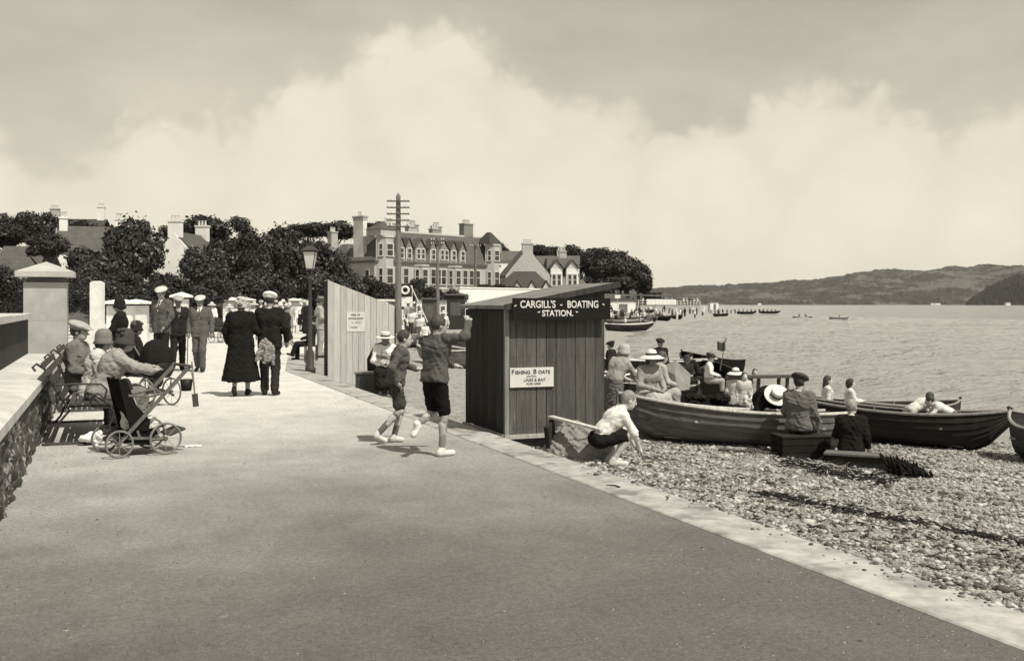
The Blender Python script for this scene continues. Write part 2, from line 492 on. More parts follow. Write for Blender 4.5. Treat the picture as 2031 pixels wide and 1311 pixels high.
# pebbles on the near shingle
def pebbles():
    ph = (1 + 5 ** .5) / 2
    ico = np.array([(-1, ph, 0), (1, ph, 0), (-1, -ph, 0), (1, -ph, 0), (0, -1, ph), (0, 1, ph), (0, -1, -ph), (0, 1, -ph),
                    (ph, 0, -1), (ph, 0, 1), (-ph, 0, -1), (-ph, 0, 1)]) / math.sqrt(1 + ph * ph)
    tri = np.array([(0, 11, 5), (0, 5, 1), (0, 1, 7), (0, 7, 10), (0, 10, 11), (1, 5, 9), (5, 11, 4), (11, 10, 2), (10, 7, 6), (7, 1, 8),
                    (3, 9, 4), (3, 4, 2), (3, 2, 6), (3, 6, 8), (3, 8, 9), (4, 9, 5), (2, 4, 11), (6, 2, 10), (8, 6, 7), (9, 8, 1)])
    V = []; Ft = []; MI = []; n = 0
    cnt = 0
    while cnt < 34000:
        d = 5.2 + 13 * random.random() ** 1.5
        px = random.uniform(1050, 2120)
        p = at(px, d, z=0)
        b = float(bank_x(p.y))
        if p.x < b - .22 or p.x > 15 or (p.x < b + .02 and random.random() < .955): continue
        clump = .5 + .5 * float(vnoise(p.x, p.y, 2.1))
        if random.random() > .35 + .65 * clump: continue
        s = random.choice((.007, .008, .009, .011, .013, .02)) * random.uniform(.75, 1.4) * (1.7 if random.random() < .02 else 1)
        if d > 10: s *= 1.15
        sc = np.array([s * random.uniform(.9, 1.5), s * random.uniform(.8, 1.2), s * random.uniform(.5, .85)])
        a = random.uniform(0, 6.28)
        R = np.array([[math.cos(a), -math.sin(a), 0], [math.sin(a), math.cos(a), 0], [0, 0, 1]])
        v = (ico * (1 + RNG.uniform(-.13, .13, (12, 1))) * sc) @ R.T
        z = float(beach_z(p.x, p.y)) if p.x > b + .02 else .012
        v += np.array([p.x, p.y, z + sc[2] * .35])
        V.append(v); Ft.append(tri + n); MI += [random.choice((0, 0, 1, 1, 2, 2, 3) if float(vnoise(p.x * 1.3 + 4, p.y * 1.7, 1.3)) < .15 else (3, 3, 0, 0, 1, 3, 2))] * 20; n += 12; cnt += 1
    me = np_mesh('shingle', np.concatenate(V), tris=np.concatenate(Ft), matidx=MI)
    o = link('shingle_pebbles', me, [G(.19, 'stone'), G(.28, 'stone'), G(.42, 'stone'), G(.08, 'stone')], smooth=True)
    tag(o, 'pale pebbles of the shingle beach beside the kerb', 'shingle', kind='stuff')
pebbles()

# ---- sea
def sea_mat():
    m = bpy.data.materials.new('sea_water'); m.use_nodes = True
    nt = m.node_tree; N, L = nt.nodes.new, nt.links.new
    bs = nt.nodes['Principled BSDF']; bs.inputs['Roughness'].default_value = .1; bs.inputs['Base Color'].default_value = (.38, .38, .38, 1)
    bs.inputs['IOR'].default_value = 1.33
    ge = N('ShaderNodeNewGeometry')
    last = None
    for sc, st, dist, det in ((.12, (1, 2.4, 1), 1.3, 3), (.55, (1, 2.6, 1), .8, 5), (2.2, (1, 2.2, 1), .34, 6)):
        mp = N('ShaderNodeMapping'); mp.inputs['Scale'].default_value = st; mp.inputs['Rotation'].default_value = (0, 0, math.radians(16))
        L(ge.outputs['Position'], mp.inputs[0])
        n = N('ShaderNodeTexNoise'); n.inputs['Scale'].default_value = sc; n.inputs['Detail'].default_value = det; n.inputs['Roughness'].default_value = .6
        L(mp.outputs[0], n.inputs['Vector'])
        b = N('ShaderNodeBump'); b.inputs['Strength'].default_value = 1; b.inputs['Distance'].default_value = dist
        L(n.outputs[0], b.inputs['Height'])
        if last: L(last, b.inputs['Normal'])
        last = b.outputs[0]
    L(last, bs.inputs['Normal'])
    return m
v = np.array([(10, -60, WATER - .14), (9000, -60, WATER - .14), (9000, 12000, WATER - .14), (-4000, 12000, WATER - .14), (-4000, 500, WATER - .14), (10, 500, WATER - .14)])
SEA_M = sea_mat()
me = bpy.data.meshes.new('sea'); me.from_pydata([tuple(p) for p in v], [], [(0, 1, 2, 3, 4, 5)])
o = link('sea', me, SEA_M); tag(o, kind='structure')
def chop(x, y):
    """short wind waves running in towards the beach"""
    z = 0 * x; r = np.random.default_rng(4)
    wx = x + .8 * np.sin(y * .23 + 1) + .5 * np.sin(x * .31 + y * .12); wy = y + .9 * np.sin(x * .19) + .4 * np.sin(y * .4 + 2)
    for i in range(16):
        lam = 1.1 * 1.22 ** i * .8 if i < 9 else r.uniform(2, 9)
        a = math.radians(250) + r.uniform(-.55, .55); k = 2 * math.pi / lam
        ph = k * (wx * math.cos(a) + wy * math.sin(a)) + r.uniform(0, 6.28)
        z = z + lam ** (.8 if lam > 2.6 else .55) * (.011 if lam > 2.6 else .022) * (1 - np.abs(np.sin(ph / 2))) * 2
    return z
def sea_z(x, y):
    z = chop(x, y)
    fade = np.clip(np.minimum(np.minimum((150 - x) / 25, (190 - y) / 25), 1), 0, 1)
    return WATER - .15 + z * (.55 + .45 * np.sin(x * .05 + np.sin(y * .07)) ** 2) * (.25 + .75 * fade) * np.clip((x - shore_x(y) + 1) / 6, .08, 1)
xs_ = np.concatenate([np.arange(16, 70, .3), np.arange(70, 150, .55)]); ys_ = np.concatenate([np.arange(-2, 75, .3), np.arange(75, 190, .55)])
Xg, Yg = np.meshgrid(xs_, ys_, indexing='ij')
o = link('sea_chop', grid_mesh('sea_chop', Xg, Yg, sea_z), SEA_M, smooth=True); tag(o, kind='structure')

# ---- inland ground, rising behind the houses
land_m = mat('rough_grass', .09, .4, .5, .95, .05, 4, world=True, spec=.1)
def land_z(x, y):
    r = np.maximum(0, y * .9 - x * .55 - 60)
    h = .055 * r * np.clip(r / 60, 0, 1)
    return -.03 + np.minimum(h, 22) + np.where(r > 0, .6 * vnoise(x, y, .05), 0)
yl = np.concatenate([np.linspace(-40, 60, 21), np.linspace(66, 420, 60)]); xl = np.concatenate([np.linspace(-420, -60, 30), np.linspace(-55, 0, 14)[:-1]])
X = np.stack([np.concatenate([xl, np.linspace(0, float(bank_x(y)) - .6, 14)]) for y in yl]); Y = np.stack([np.full(X.shape[1], y) for y in yl])
Z = land_z
def land_full(x, y):
    z = land_z(x, y)
    return np.where((x > -59) & (z < .02), -.03, z)
o = link('land', grid_mesh('land', X, Y, land_full), land_m, smooth=True); tag(o, kind='structure')

# ---- far shore: hills across the firth
hill_m = mat('hillside', .042, .85, .03, .95, 0, 1, world=True, spec=.05, mottle=(.006, .56, .10, .03))
def hills(name, pts, d0, d1, mt, seed):
    """pts: skyline (px, py) seen at distance d1; slopes down to the shore at d0"""
    NI = 420
    px = np.linspace(pts[0][0], pts[-1][0], NI)
    py = np.interp(px, [p[0] for p in pts], [p[1] for p in pts])
    nj = 40
    V = np.zeros((NI, nj + 3, 3))
    for i in range(NI):
        top = EYE + (HOR - py[i]) / FPX * d1
        for j in range(nj + 3):
            t = min(j / nj, 1); d = d0 + (d1 - d0) * t + max(0, j - nj) * 500
            h = top * (1 - (1 - t) ** 1.6) if j <= nj else top * (1 - .25 * (j - nj))
            h *= 1 + (.10 * vnoise(px[i] * .02 + seed, t * 4.0, 1.0) if 0 < t < 1 else 0)
            h += (4 * vnoise(px[i] * .09 + seed, t * 9, 1)) * min(1, 3 * t) * (0.6 if t < 1 else .5) + (RNG.uniform(0, 9) if 0 < j < nj else RNG.uniform(0, 4) if j == nj else 0)
            p = c2w((px[i] - PW / 2) / FPX * d, d)
            V[i, j] = (p.x, p.y, WATER - .5 + max(h, 0))
    idx = np.arange(NI * (nj + 3)).reshape(NI, nj + 3)
    q = np.stack([idx[:-1, :-1], idx[1:, :-1], idx[1:, 1:], idx[:-1, 1:]], -1).reshape(-1, 4)
    o = link(name, np_mesh(name, V.reshape(-1, 3), q), mt, smooth=True); tag(o, kind='structure')
hills('far_hills', [(900, 592), (1150, 583), (1310, 574), (1400, 570), (1480, 566), (1560, 563), (1620, 556), (1700, 545), (1760, 541), (1840, 537),
                    (1950, 533), (2010, 529), (2060, 526), (2300, 520), (2600, 535)], 3000, 4300, hill_m, 0)
hills('near_headland', [(1915, 604), (1935, 590), (1960, 572), (1990, 559), (2020, 552), (2100, 545), (2400, 560)], 2300, 2700,
      mat('wooded_hill', .02, .6, .03, .95, 0, 1, world=True, spec=.1), 5)
for px, w in ((1507, 9), (1860, 16), (1850, 8), (2000, 10)):
    d = 2980 if px < 1950 else 2290
    p = at(px, d, z=WATER)
    e = empty('shore_house', p, RIGHT_YAW)
    tag(e, 'tiny white house on the far shore of the firth', 'house', 'tiny white houses on the far shore')
    MB().box(-w / 2, w / 2, 0, 8, 0, 5).build('wall', G(.7, 'paint'), e)
    MB().prism([(-w / 2 - .4, 5), (w / 2 + .4, 5), (w / 2 - 2, 8), (-w / 2 + 2, 8)], -.4, 8.4).build('roof', G(.12, 'stone'), e)

# ---- boundary wall on the left: rubble plinth with coping, taller dark wall behind
rubble_m = mat('rubble_wall', .095, .5, 7, .95, .03, 16, stretch=(1, 1, .35), spec=.2, mottle=(9, .57, .36, .035))
pw = empty('plinth_wall', (-.73, 6, 0)); tag(pw, 'low rough plinth wall with pale coping behind the bench', 'wall')
def rough_face(y0, y1, z0, z1, n=120, m=14):
    ys_ = np.linspace(y0, y1, n); zs_ = np.linspace(z0, z1, m)
    Yg, Zg = np.meshgrid(ys_, zs_, indexing='ij')
    Xg = .018 * RNG.standard_normal(Yg.shape) + .02 * np.sin(Yg * 9 + np.sin(Zg * 14)) * np.sin(Zg * 11 + 1)
    v = np.stack([Xg, Yg, Zg], -1).reshape(-1, 3)
    idx = np.arange(n * m).reshape(n, m)
    return v, np.stack([idx[:-1, :-1], idx[1:, :-1], idx[1:, 1:], idx[:-1, 1:]], -1).reshape(-1, 4)
v, q = rough_face(-8, 12.1, 0, .62, 420, 18)
o = link('rubble_face', np_mesh('rubble', v, q), rubble_m, pw)
MB().box(-.45, -.03, -8, 12.1, 0, .62).build('core', rubble_m, pw)
cop_m = G(.5, 'stone')
yy = -8.0
while yy < 12.0:
    ln = min(1.35, 12.1 - yy)
    MB().add([(-.47, yy + .004, .621), (.05, yy + .004, .621), (.05, yy + ln - .004, .621), (-.47, yy + ln - .004, .621),
              (-.47, yy + .004, .76), (.0, yy + .004, .73), (0, yy + ln - .004, .73), (-.47, yy + ln - .004, .76), (.05, yy + .004, .70), (.05, yy + ln - .004, .70)],
             [(0, 3, 2, 1), (4, 5, 6, 7), (0, 1, 8, 5, 4), (1, 2, 9, 8), (8, 9, 6, 5), (2, 3, 7, 6, 9), (3, 0, 4, 7)]).build('coping_stone', cop_m, pw)
    yy += ln
tw = empty('boundary_wall', (-1.36, 6, 0)); tag(tw, 'tall dark boundary wall with pale coping ending at the stone gate pillar', 'wall')
MB().box(-.16, .16, -8, 12.1, 0, 1.32).build('panel', mat('dark_wall', .04, .3, 3, .9, .01, 40, spec=.2), tw)
yy = -8.0
while yy < 12.0:
    ln = min(.9, 12.1 - yy)
    MB().box(-.24, .24, yy + .004, yy + ln - .004, 1.321, 1.40 + random.uniform(-.006, .006)).build('coping_stone', cop_m, tw)
    yy += ln

# ---- stone gate pillar
def pillar(name, loc, w, h, rz, mt, capmt, label, cat='gate pillar', group=None, blocks=3):
    e = empty(name, loc, rz); tag(e, label, cat, group)
    hs = h * .86
    z = 0
    for i in range(blocks):
        z1 = hs * (i + 1) / blocks
        MB().box(-w / 2, w / 2, -w / 2, w / 2, z + .003, z1).build('shaft_block', mt, e); z = z1
    MB().box(-w * .4, w * .4, -w * .4, w * .4, hs, h * .90).build('neck', G(.12, 'stone'), e)  # shade under the cap painted in as darker stone
    c = MB(); cw = w * (.68 if blocks == 3 else .78)
    c.add([(-cw, -cw, h * .90), (cw, -cw, h * .90), (cw, cw, h * .90), (-cw, cw, h * .90), (-cw, -cw, h * .94), (cw, -cw, h * .94), (cw, cw, h * .94), (-cw, cw, h * .94), (0, 0, h * 1.02)],
          [(0, 3, 2, 1), (0, 1, 5, 4), (1, 2, 6, 5), (2, 3, 7, 6), (3, 0, 4, 7), (4, 5, 8), (5, 6, 8), (6, 7, 8), (7, 4, 8)])
    c.build('cap', capmt, e)
    return e
pt = at(92, 17.3, z=0)
pillar('gate_pillar', pt, .66, 2.22, 0, G(.36, 'stone'), G(.42, 'stone'), 'large square stone gate pillar with pyramid cap at end of dark wall')
GP = 'pale gate pillars along the far roadside'
for px, d, w, h, lb in ((240, 40, .95, 1.72, 'pale square gate pillar with flat pyramid cap beyond the bench'), (270, 43, .95, 1.72, 'pale square gate pillar with flat pyramid cap beyond the bench'),
                    (360, 46, .62, 2.05, 'pale gate pillar with broad cap behind the two men in flat caps'),
                    (460, 66, 1.1, 1.95, 'white gate pillar with pyramid cap beyond the strolling couple'), (482, 70, 1.1, 1.98, 'white gate pillar with pyramid cap beyond the strolling couple'),
                    (508, 84, .9, 1.9, 'grey gate pillar with pyramid cap between two white ones'),
                    (583, 84, 1.0, 2.0, 'white gate pillar with pyramid cap beyond the lamp post'), (597, 88, 1.0, 2.0, 'white gate pillar with pyramid cap beyond the lamp post')):
    pillar('gate_pillar', at(px, d, z=0), w, h, RIGHT_YAW + .25, G(.62 if px != 508 else .25, 'stone'), G(.68 if px != 508 else .3, 'stone'), lb, group=GP, blocks=2)
e = empty('stone_post', at(193, 34, z=0), RIGHT_YAW); tag(e, 'plain pale stone post standing beside the gate pillar', 'post')
MB().box(-.19, .19, -.15, .15, 0, 2.25).build('shaft', G(.6, 'stone'), e)
MB().add([(-.19, -.15, 2.251), (.19, -.15, 2.251), (.19, .15, 2.251), (-.19, .15, 2.251), (-.12, 0, 2.31), (.12, 0, 2.31)], [(0, 1, 5, 4), (1, 2, 5), (2, 3, 4, 5), (3, 0, 4)]).build('top', G(.6, 'stone'), e)
# ================================================================== BUILDINGS
white_m = mat('whitewash', .72, .12, .6, .9, .01, 8, spec=.2, rand=.05)
stone_b = mat('ashlar', .40, .16, .8, .9, .01, 6, spec=.2)
slate_m = mat('slate', .085, .3, 1.4, .7, .02, 9, stretch=(1, 1, 3), spec=.3, rand=.1)
dark_slate = mat('dark_slate', .045, .3, 1.4, .7, .02, 9, stretch=(1, 1, 3), spec=.3)
glass_m = mat('window_glass', .03, .3, 2, .08, spec=.6)
trim_m = G(.52, 'paint')
WCACHE = {}
def window(parent, x, y, z, w=.95, h=1.9, rz=0.0):
    """sash window set on a wall that faces local -y; z is the sill"""
    k = (w, h)
    if k not in WCACHE:
        f = MB(); t = .1
        f.box(-w / 2 - t, -w / 2, -.09, .05, 0, h); f.box(w / 2, w / 2 + t, -.09, .05, 0, h)
        f.box(-w / 2 - t, w / 2 + t, -.1, .05, h, h + .16); f.box(-w / 2 - t - .05, w / 2 + t + .05, -.16, .05, -.12, -.001)
        f.box(-w / 2 + .002, w / 2 - .002, -.05, .04, h * .48, h * .48 + .09)
        g = MB(); g.box(-w / 2 + .003, w / 2 - .003, -.03, .03, .003, h - .003)
        WCACHE[k] = (f.mesh('window_frame'), g.mesh('pane'))
        WCACHE[k][0].materials.append(trim_m); WCACHE[k][1].materials.append(glass_m)
    f = bpy.data.objects.new('window', WCACHE[k][0]); COL.objects.link(f); f.parent = parent
    f.location = (x, y, z); f.rotation_euler = (0, 0, rz)
    g = bpy.data.objects.new('pane', WCACHE[k][1]); COL.objects.link(g); g.parent = f
    return f
def chimney(parent, x, y, z0, z1, w, dpt, pots=3, mt=None):
    mt = mt or stone_b
    c = MB().box(x - w / 2, x + w / 2, y - dpt / 2, y + dpt / 2, z0, z1).box(x - w / 2 - .08, x + w / 2 + .08, y - dpt / 2 - .08, y + dpt / 2 + .08, z1, z1 + .18).build('chimney', mt, parent)
    for i in range(pots):
        px_ = x + (i - (pots - 1) / 2) * (w * .8 / max(pots, 1))
        MB().lathe([(.13, 0), (.11, .5), (.14, .52), (.14, .6)], 8, T(px_, y, z1 + .18)).build('chimney_pot', G(.5, 'stone'), c)
    return c
def hip_roof(parent, x0, x1, y0, y1, z0, z1, il, ir, jf, jb, mt, ov=.3, name='roof'):
    v = [(x0 - ov, y0 - ov, z0), (x1 + ov, y0 - ov, z0), (x1 + ov, y1 + ov, z0), (x0 - ov, y1 + ov, z0),
         (x0 + il, y0 + jf, z1), (x1 - ir, y0 + jf, z1), (x1 - ir, y1 - jb, z1), (x0 + il, y1 - jb, z1)]
    return MB().add(v, [(0, 3, 2, 1), (4, 5, 6, 7), (0, 1, 5, 4), (1, 2, 6, 5), (2, 3, 7, 6), (3, 0, 4, 7)]).build(name, mt, parent)
def gable_roof(parent, x0, x1, y0, y1, z0, z1, mt, ov=.25, axis='y', th=.18):
    """ridge along axis"""
    m = MB()
    if axis == 'y':
        xm = (x0 + x1) / 2
        for (xa, s) in ((x0 - ov, 1), (x1 + ov, -1)):
            m.add([(xa, y0 - ov, z0), (xm, y0 - ov, z1), (xm, y1 + ov, z1), (xa, y1 + ov, z0), (xa, y0 - ov, z0 + th), (xm, y0 - ov, z1 + th), (xm, y1 + ov, z1 + th), (xa, y1 + ov, z0 + th)],
                  [(0, 1, 2, 3), (4, 7, 6, 5), (0, 4, 5, 1), (1, 5, 6, 2), (2, 6, 7, 3), (3, 7, 4, 0)])
    else:
        ym = (y0 + y1) / 2
        for ya in (y0 - ov, y1 + ov):
            m.add([(x0 - ov, ya, z0), (x0 - ov, ym, z1), (x1 + ov, ym, z1), (x1 + ov, ya, z0), (x0 - ov, ya, z0 + th), (x0 - ov, ym, z1 + th), (x1 + ov, ym, z1 + th), (x1 + ov, ya, z0 + th)],
                  [(0, 1, 2, 3), (4, 7, 6, 5), (0, 4, 5, 1), (1, 5, 6, 2), (2, 6, 7, 3), (3, 7, 4, 0)])
    return m.build('roof', mt, parent)

# ---- the terrace with mansard roof
A = c2w(-18.0, 134); Bp = c2w(-1.9, 152)
ang = math.atan2(Bp.y - A.y, Bp.x - A.x)
ht = empty('terrace_building', (A.x, A.y, .1), ang); tag(ht, 'long pale stone terrace with grey mansard roof and rows of dormers', 'building')
L_ = 24.15; EV = 6.9
MB().box(0, L_, 0, 7.5, 0, EV).build('wall', stone_b, ht)
MB().box(-.12, L_ + .12, -.3, 7.6, EV + .001, EV + .3).build('cornice', G(.1, 'stone'), ht)
MB().box(-.05, L_ + .05, -.08, .02, 3.5, 3.72).build('string_course', trim_m, ht)
hip_roof(ht, 0, L_, 0, 7.5, EV + .3, 11.2, 3.2, 1.6, 1.7, 1.7, slate_m, ov=.05)
MB().box(3.2, L_ - 1.6, 1.7, 2.0, 11.201, 11.4).build('roof_ridge', trim_m, ht)
for x in (4.7, 6.1, 8.2, 10.6, 12.7, 14.6, 16.4):
    wd = 1.15 if x not in (8.2, 12.7) else 1.8
    d_ = MB().box(x - wd / 2, x + wd / 2, -.03, 1.7, EV + .31, 9.0).build('dormer', trim_m, ht)
    gable_roof(d_, x - wd / 2, x + wd / 2, -.05, 2.2, 9.0, 10.35, slate_m, ov=.16, axis='y', th=.1)
    MB().prism([(x - wd / 2, 9.001), (x + wd / 2, 9.001), (x, 10.2)], -.02, .1).build('gablet', G(.2, 'stone'), d_)
    if wd < 1.5: window(ht, x, -.05, EV + .75, .6, 1.25)
    else:
        window(ht, x - .42, -.05, EV + .75, .5, 1.25); window(ht, x + .42, -.05, EV + .75, .5, 1.25)
def canted_bay(parent, xc, w, pr, z0, z1, rows, mt=stone_b, roof=True):
    a = w * .28
    poly = [(xc - w / 2, 0), (xc - w / 2 + a, -pr), (xc + w / 2 - a, -pr), (xc + w / 2, 0)]
    v = [(x, y, z0) for x, y in poly] + [(x, y, z1) for x, y in poly]
    b = MB().add(v, [(3, 2, 1, 0), (4, 5, 6, 7), (0, 1, 5, 4), (1, 2, 6, 5), (2, 3, 7, 6), (3, 0, 4, 7)]).build('bay', mt, parent)
    q = [(xc - w / 2 - .12, .1), (xc - w / 2 + a - .08, -pr - .12), (xc + w / 2 - a + .08, -pr - .12), (xc + w / 2 + .12, .1)]
    v = [(x, y, z1 + .002) for x, y in q] + [(x, y, z1 + .2) for x, y in q]
    MB().add(v, [(3, 2, 1, 0), (4, 5, 6, 7), (0, 1, 5, 4), (1, 2, 6, 5), (2, 3, 7, 6), (3, 0, 4, 7)]).build('bay_cornice', trim_m, b)
    an = math.atan2(pr, a)
    for (zs, hh) in rows:
        window(parent, xc, -pr - .01, zs, w - 2 * a - .35, hh)
        window(parent, xc - w / 2 + a / 2 - .01, -pr / 2 - .01, zs, .42, hh, -an)
        window(parent, xc + w / 2 - a / 2 + .01, -pr / 2 - .01, zs, .42, hh, an)
    return b
canted_bay(ht, 1.75, 3.0, 1.0, 0, 10.2, ((.8, 1.9), (4.2, 1.9), (7.8, 1.5)))
MB().box(.3, 3.2, -.9, 2, 10.4, 11.3).build('turret_attic', G(.4, 'stone'), ht)
hip_roof(ht, .3, 3.2, -.9, 2, 11.301, 12.2, 1.2, 1.2, 1.2, 1.2, slate_m, ov=.15, name='turret_roof')
canted_bay(ht, 22.5, 2.8, 1.0, 0, 10.0, ((.8, 1.9), (4.2, 1.9), (7.8, 1.4)))
hip_roof(ht, 21.2, 23.8, -.9, 2, 10.21, 12.0, 1.1, 1.1, 1.2, 1.2, dark_slate, ov=.15, name='turret_roof')
for x in (8.2, 14.6):
    canted_bay(ht, x, 2.7, .9, 0, 6.6, ((.8, 1.9), (4.2, 1.9)))
for x in (4.2, 5.5, 10.6, 11.6, 12.6, 16.9, 18.2, 19.5):
    window(ht, x, -.01, 4.2, .82, 2.0); window(ht, x, -.01, .8, .82, 2.0)
for x in (5.0, 11.5, 18.8): MB().box(x - .5, x + .5, -.25, -.02, .02, 2.5).build('door', G(.12, 'paint'), ht)
chimney(ht, 19.4, 2.2, EV + .5, 13.0, 1.9, 1.0, 5, G(.2, 'stone'))
for x in (7.2, 11.6, 16.2): chimney(ht, x, 5.2, 10, 12.6, 1.5, .8, 4, G(.3, 'stone'))
chimney(ht, 9.4, 3.2, 10, 12.1, 1.6, .8, 4); chimney(ht, 14.0, 3.2, 10, 12.0, 1.6, .8, 4, G(.3, 'stone')); chimney(ht, 5.2, 3.2, 10, 12.4, 1.6, .8, 4)
# gable end with its tall stack
MB().box(.35, 1.0, 2.7, 4.7, EV + .32, 12.6).build('stack_breast', white_m, ht)
chimney(ht, .68, 3.7, 12.601, 13.0, .8, 2.1, 2)
for y in (1.4, 6.2): window(ht, -.01, y, 4.2, .7, 1.7, -math.pi / 2)
wing = empty('rear_wing', parent=ht)
MB().box(1.5, 6, 7.61, 12, 0, 8).build('wing_wall', white_m, ht)
hip_roof(ht, 1.5, 6, 7.61, 12, 8.001, 9.8, 1.6, 1.6, 1.6, 1.6, slate_m, name='wing_roof')
chimney(ht, 2.2, 11.5, 8, 11.4, 1.1, .9, 3)
bpy.data.objects.remove(wing)

# ---- gabled villa with bays, right of the terrace
def place(name, label, px, d, rz, z=0.0, cat='house', group=None):
    e = empty(name, at(px, d, z=z), RIGHT_YAW + rz); tag(e, label, cat, group); return e
vl = place('gabled_villa', 'pale villa with broad gable and paired bay windows beside the headland trees', 1003, 165, .12)
MB().prism([(0, 0), (7.2, 0), (7.2, 6.2), (4.1, 10.0), (3.1, 10.0), (0, 6.2)], 0, 9).build('gable_wall', G(.4, 'stone'), vl)
m_ = MB()
for (a_, b_) in (((-.3, 6.0), (3.4, 10.35)), ((7.5, 6.0), (3.8, 10.35))):
    m_.add([(a_[0], .25, a_[1]), (b_[0], .25, b_[1]), (b_[0], 9.2, b_[1]), (a_[0], 9.2, a_[1]), (a_[0], .25, a_[1] + .2), (b_[0], .25, b_[1] + .2), (b_[0], 9.2, b_[1] + .2), (a_[0], 9.2, a_[1] + .2)],
           [(0, 1, 2, 3), (4, 7, 6, 5), (0, 4, 5, 1), (1, 5, 6, 2), (2, 6, 7, 3), (3, 7, 4, 0)])
m_.build('roof', slate_m, vl)
chimney(vl, 3.6, .6, 9.6, 11.2, 1.7, .9, 4, G(.4, 'stone'))
MB().box(7.21, 12.2, 1.5, 9, 0, 6.0).build('side_wall', white_m, vl)
hip_roof(vl, 7.21, 12.2, 1.5, 9, 6.001, 9.2, .2, 1.5, 3.0, 3.0, slate_m, name='side_roof')
for xb in (8.4, 11.0):
    b_ = MB().box(xb - .95, xb + .95, .6, 1.6, 0, 7.3).build('bay', white_m, vl)
    gable_roof(b_, xb - .95, xb + .95, .5, 3.5, 7.3, 8.7, slate_m, ov=.2, axis='y', th=.12)
    MB().prism([(xb - .95, 7.301), (xb + .95, 7.301), (xb, 8.6)], .62, .75).build('gablet', trim_m, b_)
    for zz in (1.0, 4.6): window(vl, xb - .42, .59, zz, .5, 1.7); window(vl, xb + .42, .59, zz, .5, 1.7)
chimney(vl, 10.2, 5.2, 8.6, 10.2, 1.2, .7, 3)
for x in (2.0, 5.2): window(vl, x, -.01, 4.2, .75, 1.6)
MB().box(12.21, 14.6, 2.5, 8, 0, 3.4).build('lean_to_wall', white_m, vl)
hip_roof(vl, 12.21, 14.6, 2.5, 8, 3.401, 5.6, .3, 1.2, 1.3, 1.3, slate_m, name='lean_to_roof')

ct = place('low_cottage', 'low white cottage with dark hipped roof and row of gablet windows before the villa', 988, 140, .1)
MB().box(0, 7.6, 0, 5, 0, 3.4).build('wall', white_m, ct)
hip_roof(ct, 0, 7.6, 0, 5, 3.401, 6.1, 2.4, 2.2, 2.3, 2.3, dark_slate, ov=.35)
for i, x in enumerate((2.6, 4.6, 6.6)):
    b_ = MB().box(x - .6, x + .6, -.5, .0, 0, 3.5).build('bay', trim_m, ct)
    gable_roof(b_, x - .6, x + .6, -.55, 1.6, 3.5, 4.7, dark_slate, ov=.14, axis='y', th=.1)
    MB().prism([(x - .6, 3.501), (x + .6, 3.501), (x, 4.62)], -.5, -.4).build('gablet', trim_m, b_)
    window(ct, x - .27, -.51, 1.0, .34, 1.7); window(ct, x + .27, -.51, 1.0, .34, 1.7)
# small roofs behind, between terrace and villa
bk = place('slated_house', 'dark roofed house peeping between the terrace and the villa', 985, 210, .2, 6)
MB().box(0, 7, 0, 6, -6, 4.2).build('wall', white_m, bk); gable_roof(bk, 0, 7, 0, 6, 4.2, 6.4, slate_m, axis='x'); chimney(bk, 1, 3, 5.6, 7.4, 1.1, .7, 3)
bk = place('slated_house', 'grey roofed house on the rise behind the villa', 1062, 215, -.1, 6)
MB().box(0, 9, 0, 6, -6, 3.6).build('wall', white_m, bk); gable_roof(bk, 0, 9, 0, 6, 3.6, 5.6, slate_m, axis='x'); chimney(bk, 5, 3, 5, 6.8, 1.3, .7, 3)
# ---- cottages among the trees on the left
h1 = place('slate_roofed_house', 'white house with broad slate roof behind the gate pillar', 112, 105, .35, 2.5)
MB().box(0, 6.4, 0, 6, -2.5, 4.3).build('wall', white_m, h1); gable_roof(h1, 0, 6.4, 0, 6, 4.3, 7.1, slate_m, axis='x', ov=.15)
MB().prism([(0, 4.301), (6, 4.301), (3, 7.0)], 0, .25, T(6.25, 0, 0, rz=math.pi / 2)).build('gable', white_m, h1)
MB().prism([(0, 4.301), (6, 4.301), (3, 7.0)], 0, .25, T(.02, 0, 0, rz=math.pi / 2)).build('gable', white_m, h1)
chimney(h1, 6.0, 3, 6.0, 8.0, .8, 1.3, 3, white_m); chimney(h1, .5, 3, 6.4, 8.0, .8, 1.3, 3, white_m)
window(h1, 1.5, -.01, 1.6, .8, 1.5); window(h1, 4.5, -.01, 1.6, .8, 1.5)
h2 = place('slate_roofed_house', 'low dark roofed house at the wood edge beyond the boundary wall', -12, 95, .1, 1.5)
MB().box(0, 4, 0, 6, -1.5, 3.0).build('wall', white_m, h2); gable_roof(h2, 0, 4, 0, 6, 3.0, 5.4, slate_m, axis='x'); window(h2, 1, -.01, .9, .9, 1.4); window(h2, 2.9, -.01, .9, .9, 1.4)
h3 = place('gabled_cottage', 'white cottage whose plain gable and chimney rise above the trees', 300, 118, -.1, 3)
MB().prism([(0, -3), (5.4, -3), (5.4, 3.8), (2.7, 6.7), (0, 3.8)], 0, 8.6).build('gable_wall', white_m, h3)
gable_roof(h3, 0, 5.4, .35, 8.2, 3.85, 6.75, slate_m, axis='y', ov=.1)
chimney(h3, 2.7, .45, 6.2, 8.0, 1.5, .8, 3, white_m); chimney(h3, 2.7, 8.2, 6.2, 8.0, 1.5, .8, 3, white_m)
MB().box(-2.2, -.01, .4, 6, -3, 2.2).build('outshot', white_m, h3); MB().prism([(-2.5, 2.201), (-.01, 2.201), (-.01, 3.2)], .2, 6.2).build('outshot_roof', slate_m, h3)
h4 = place('hill_villa', 'villa with tall chimneys half hidden by trees on the hill', 78, 175, .1, 9)
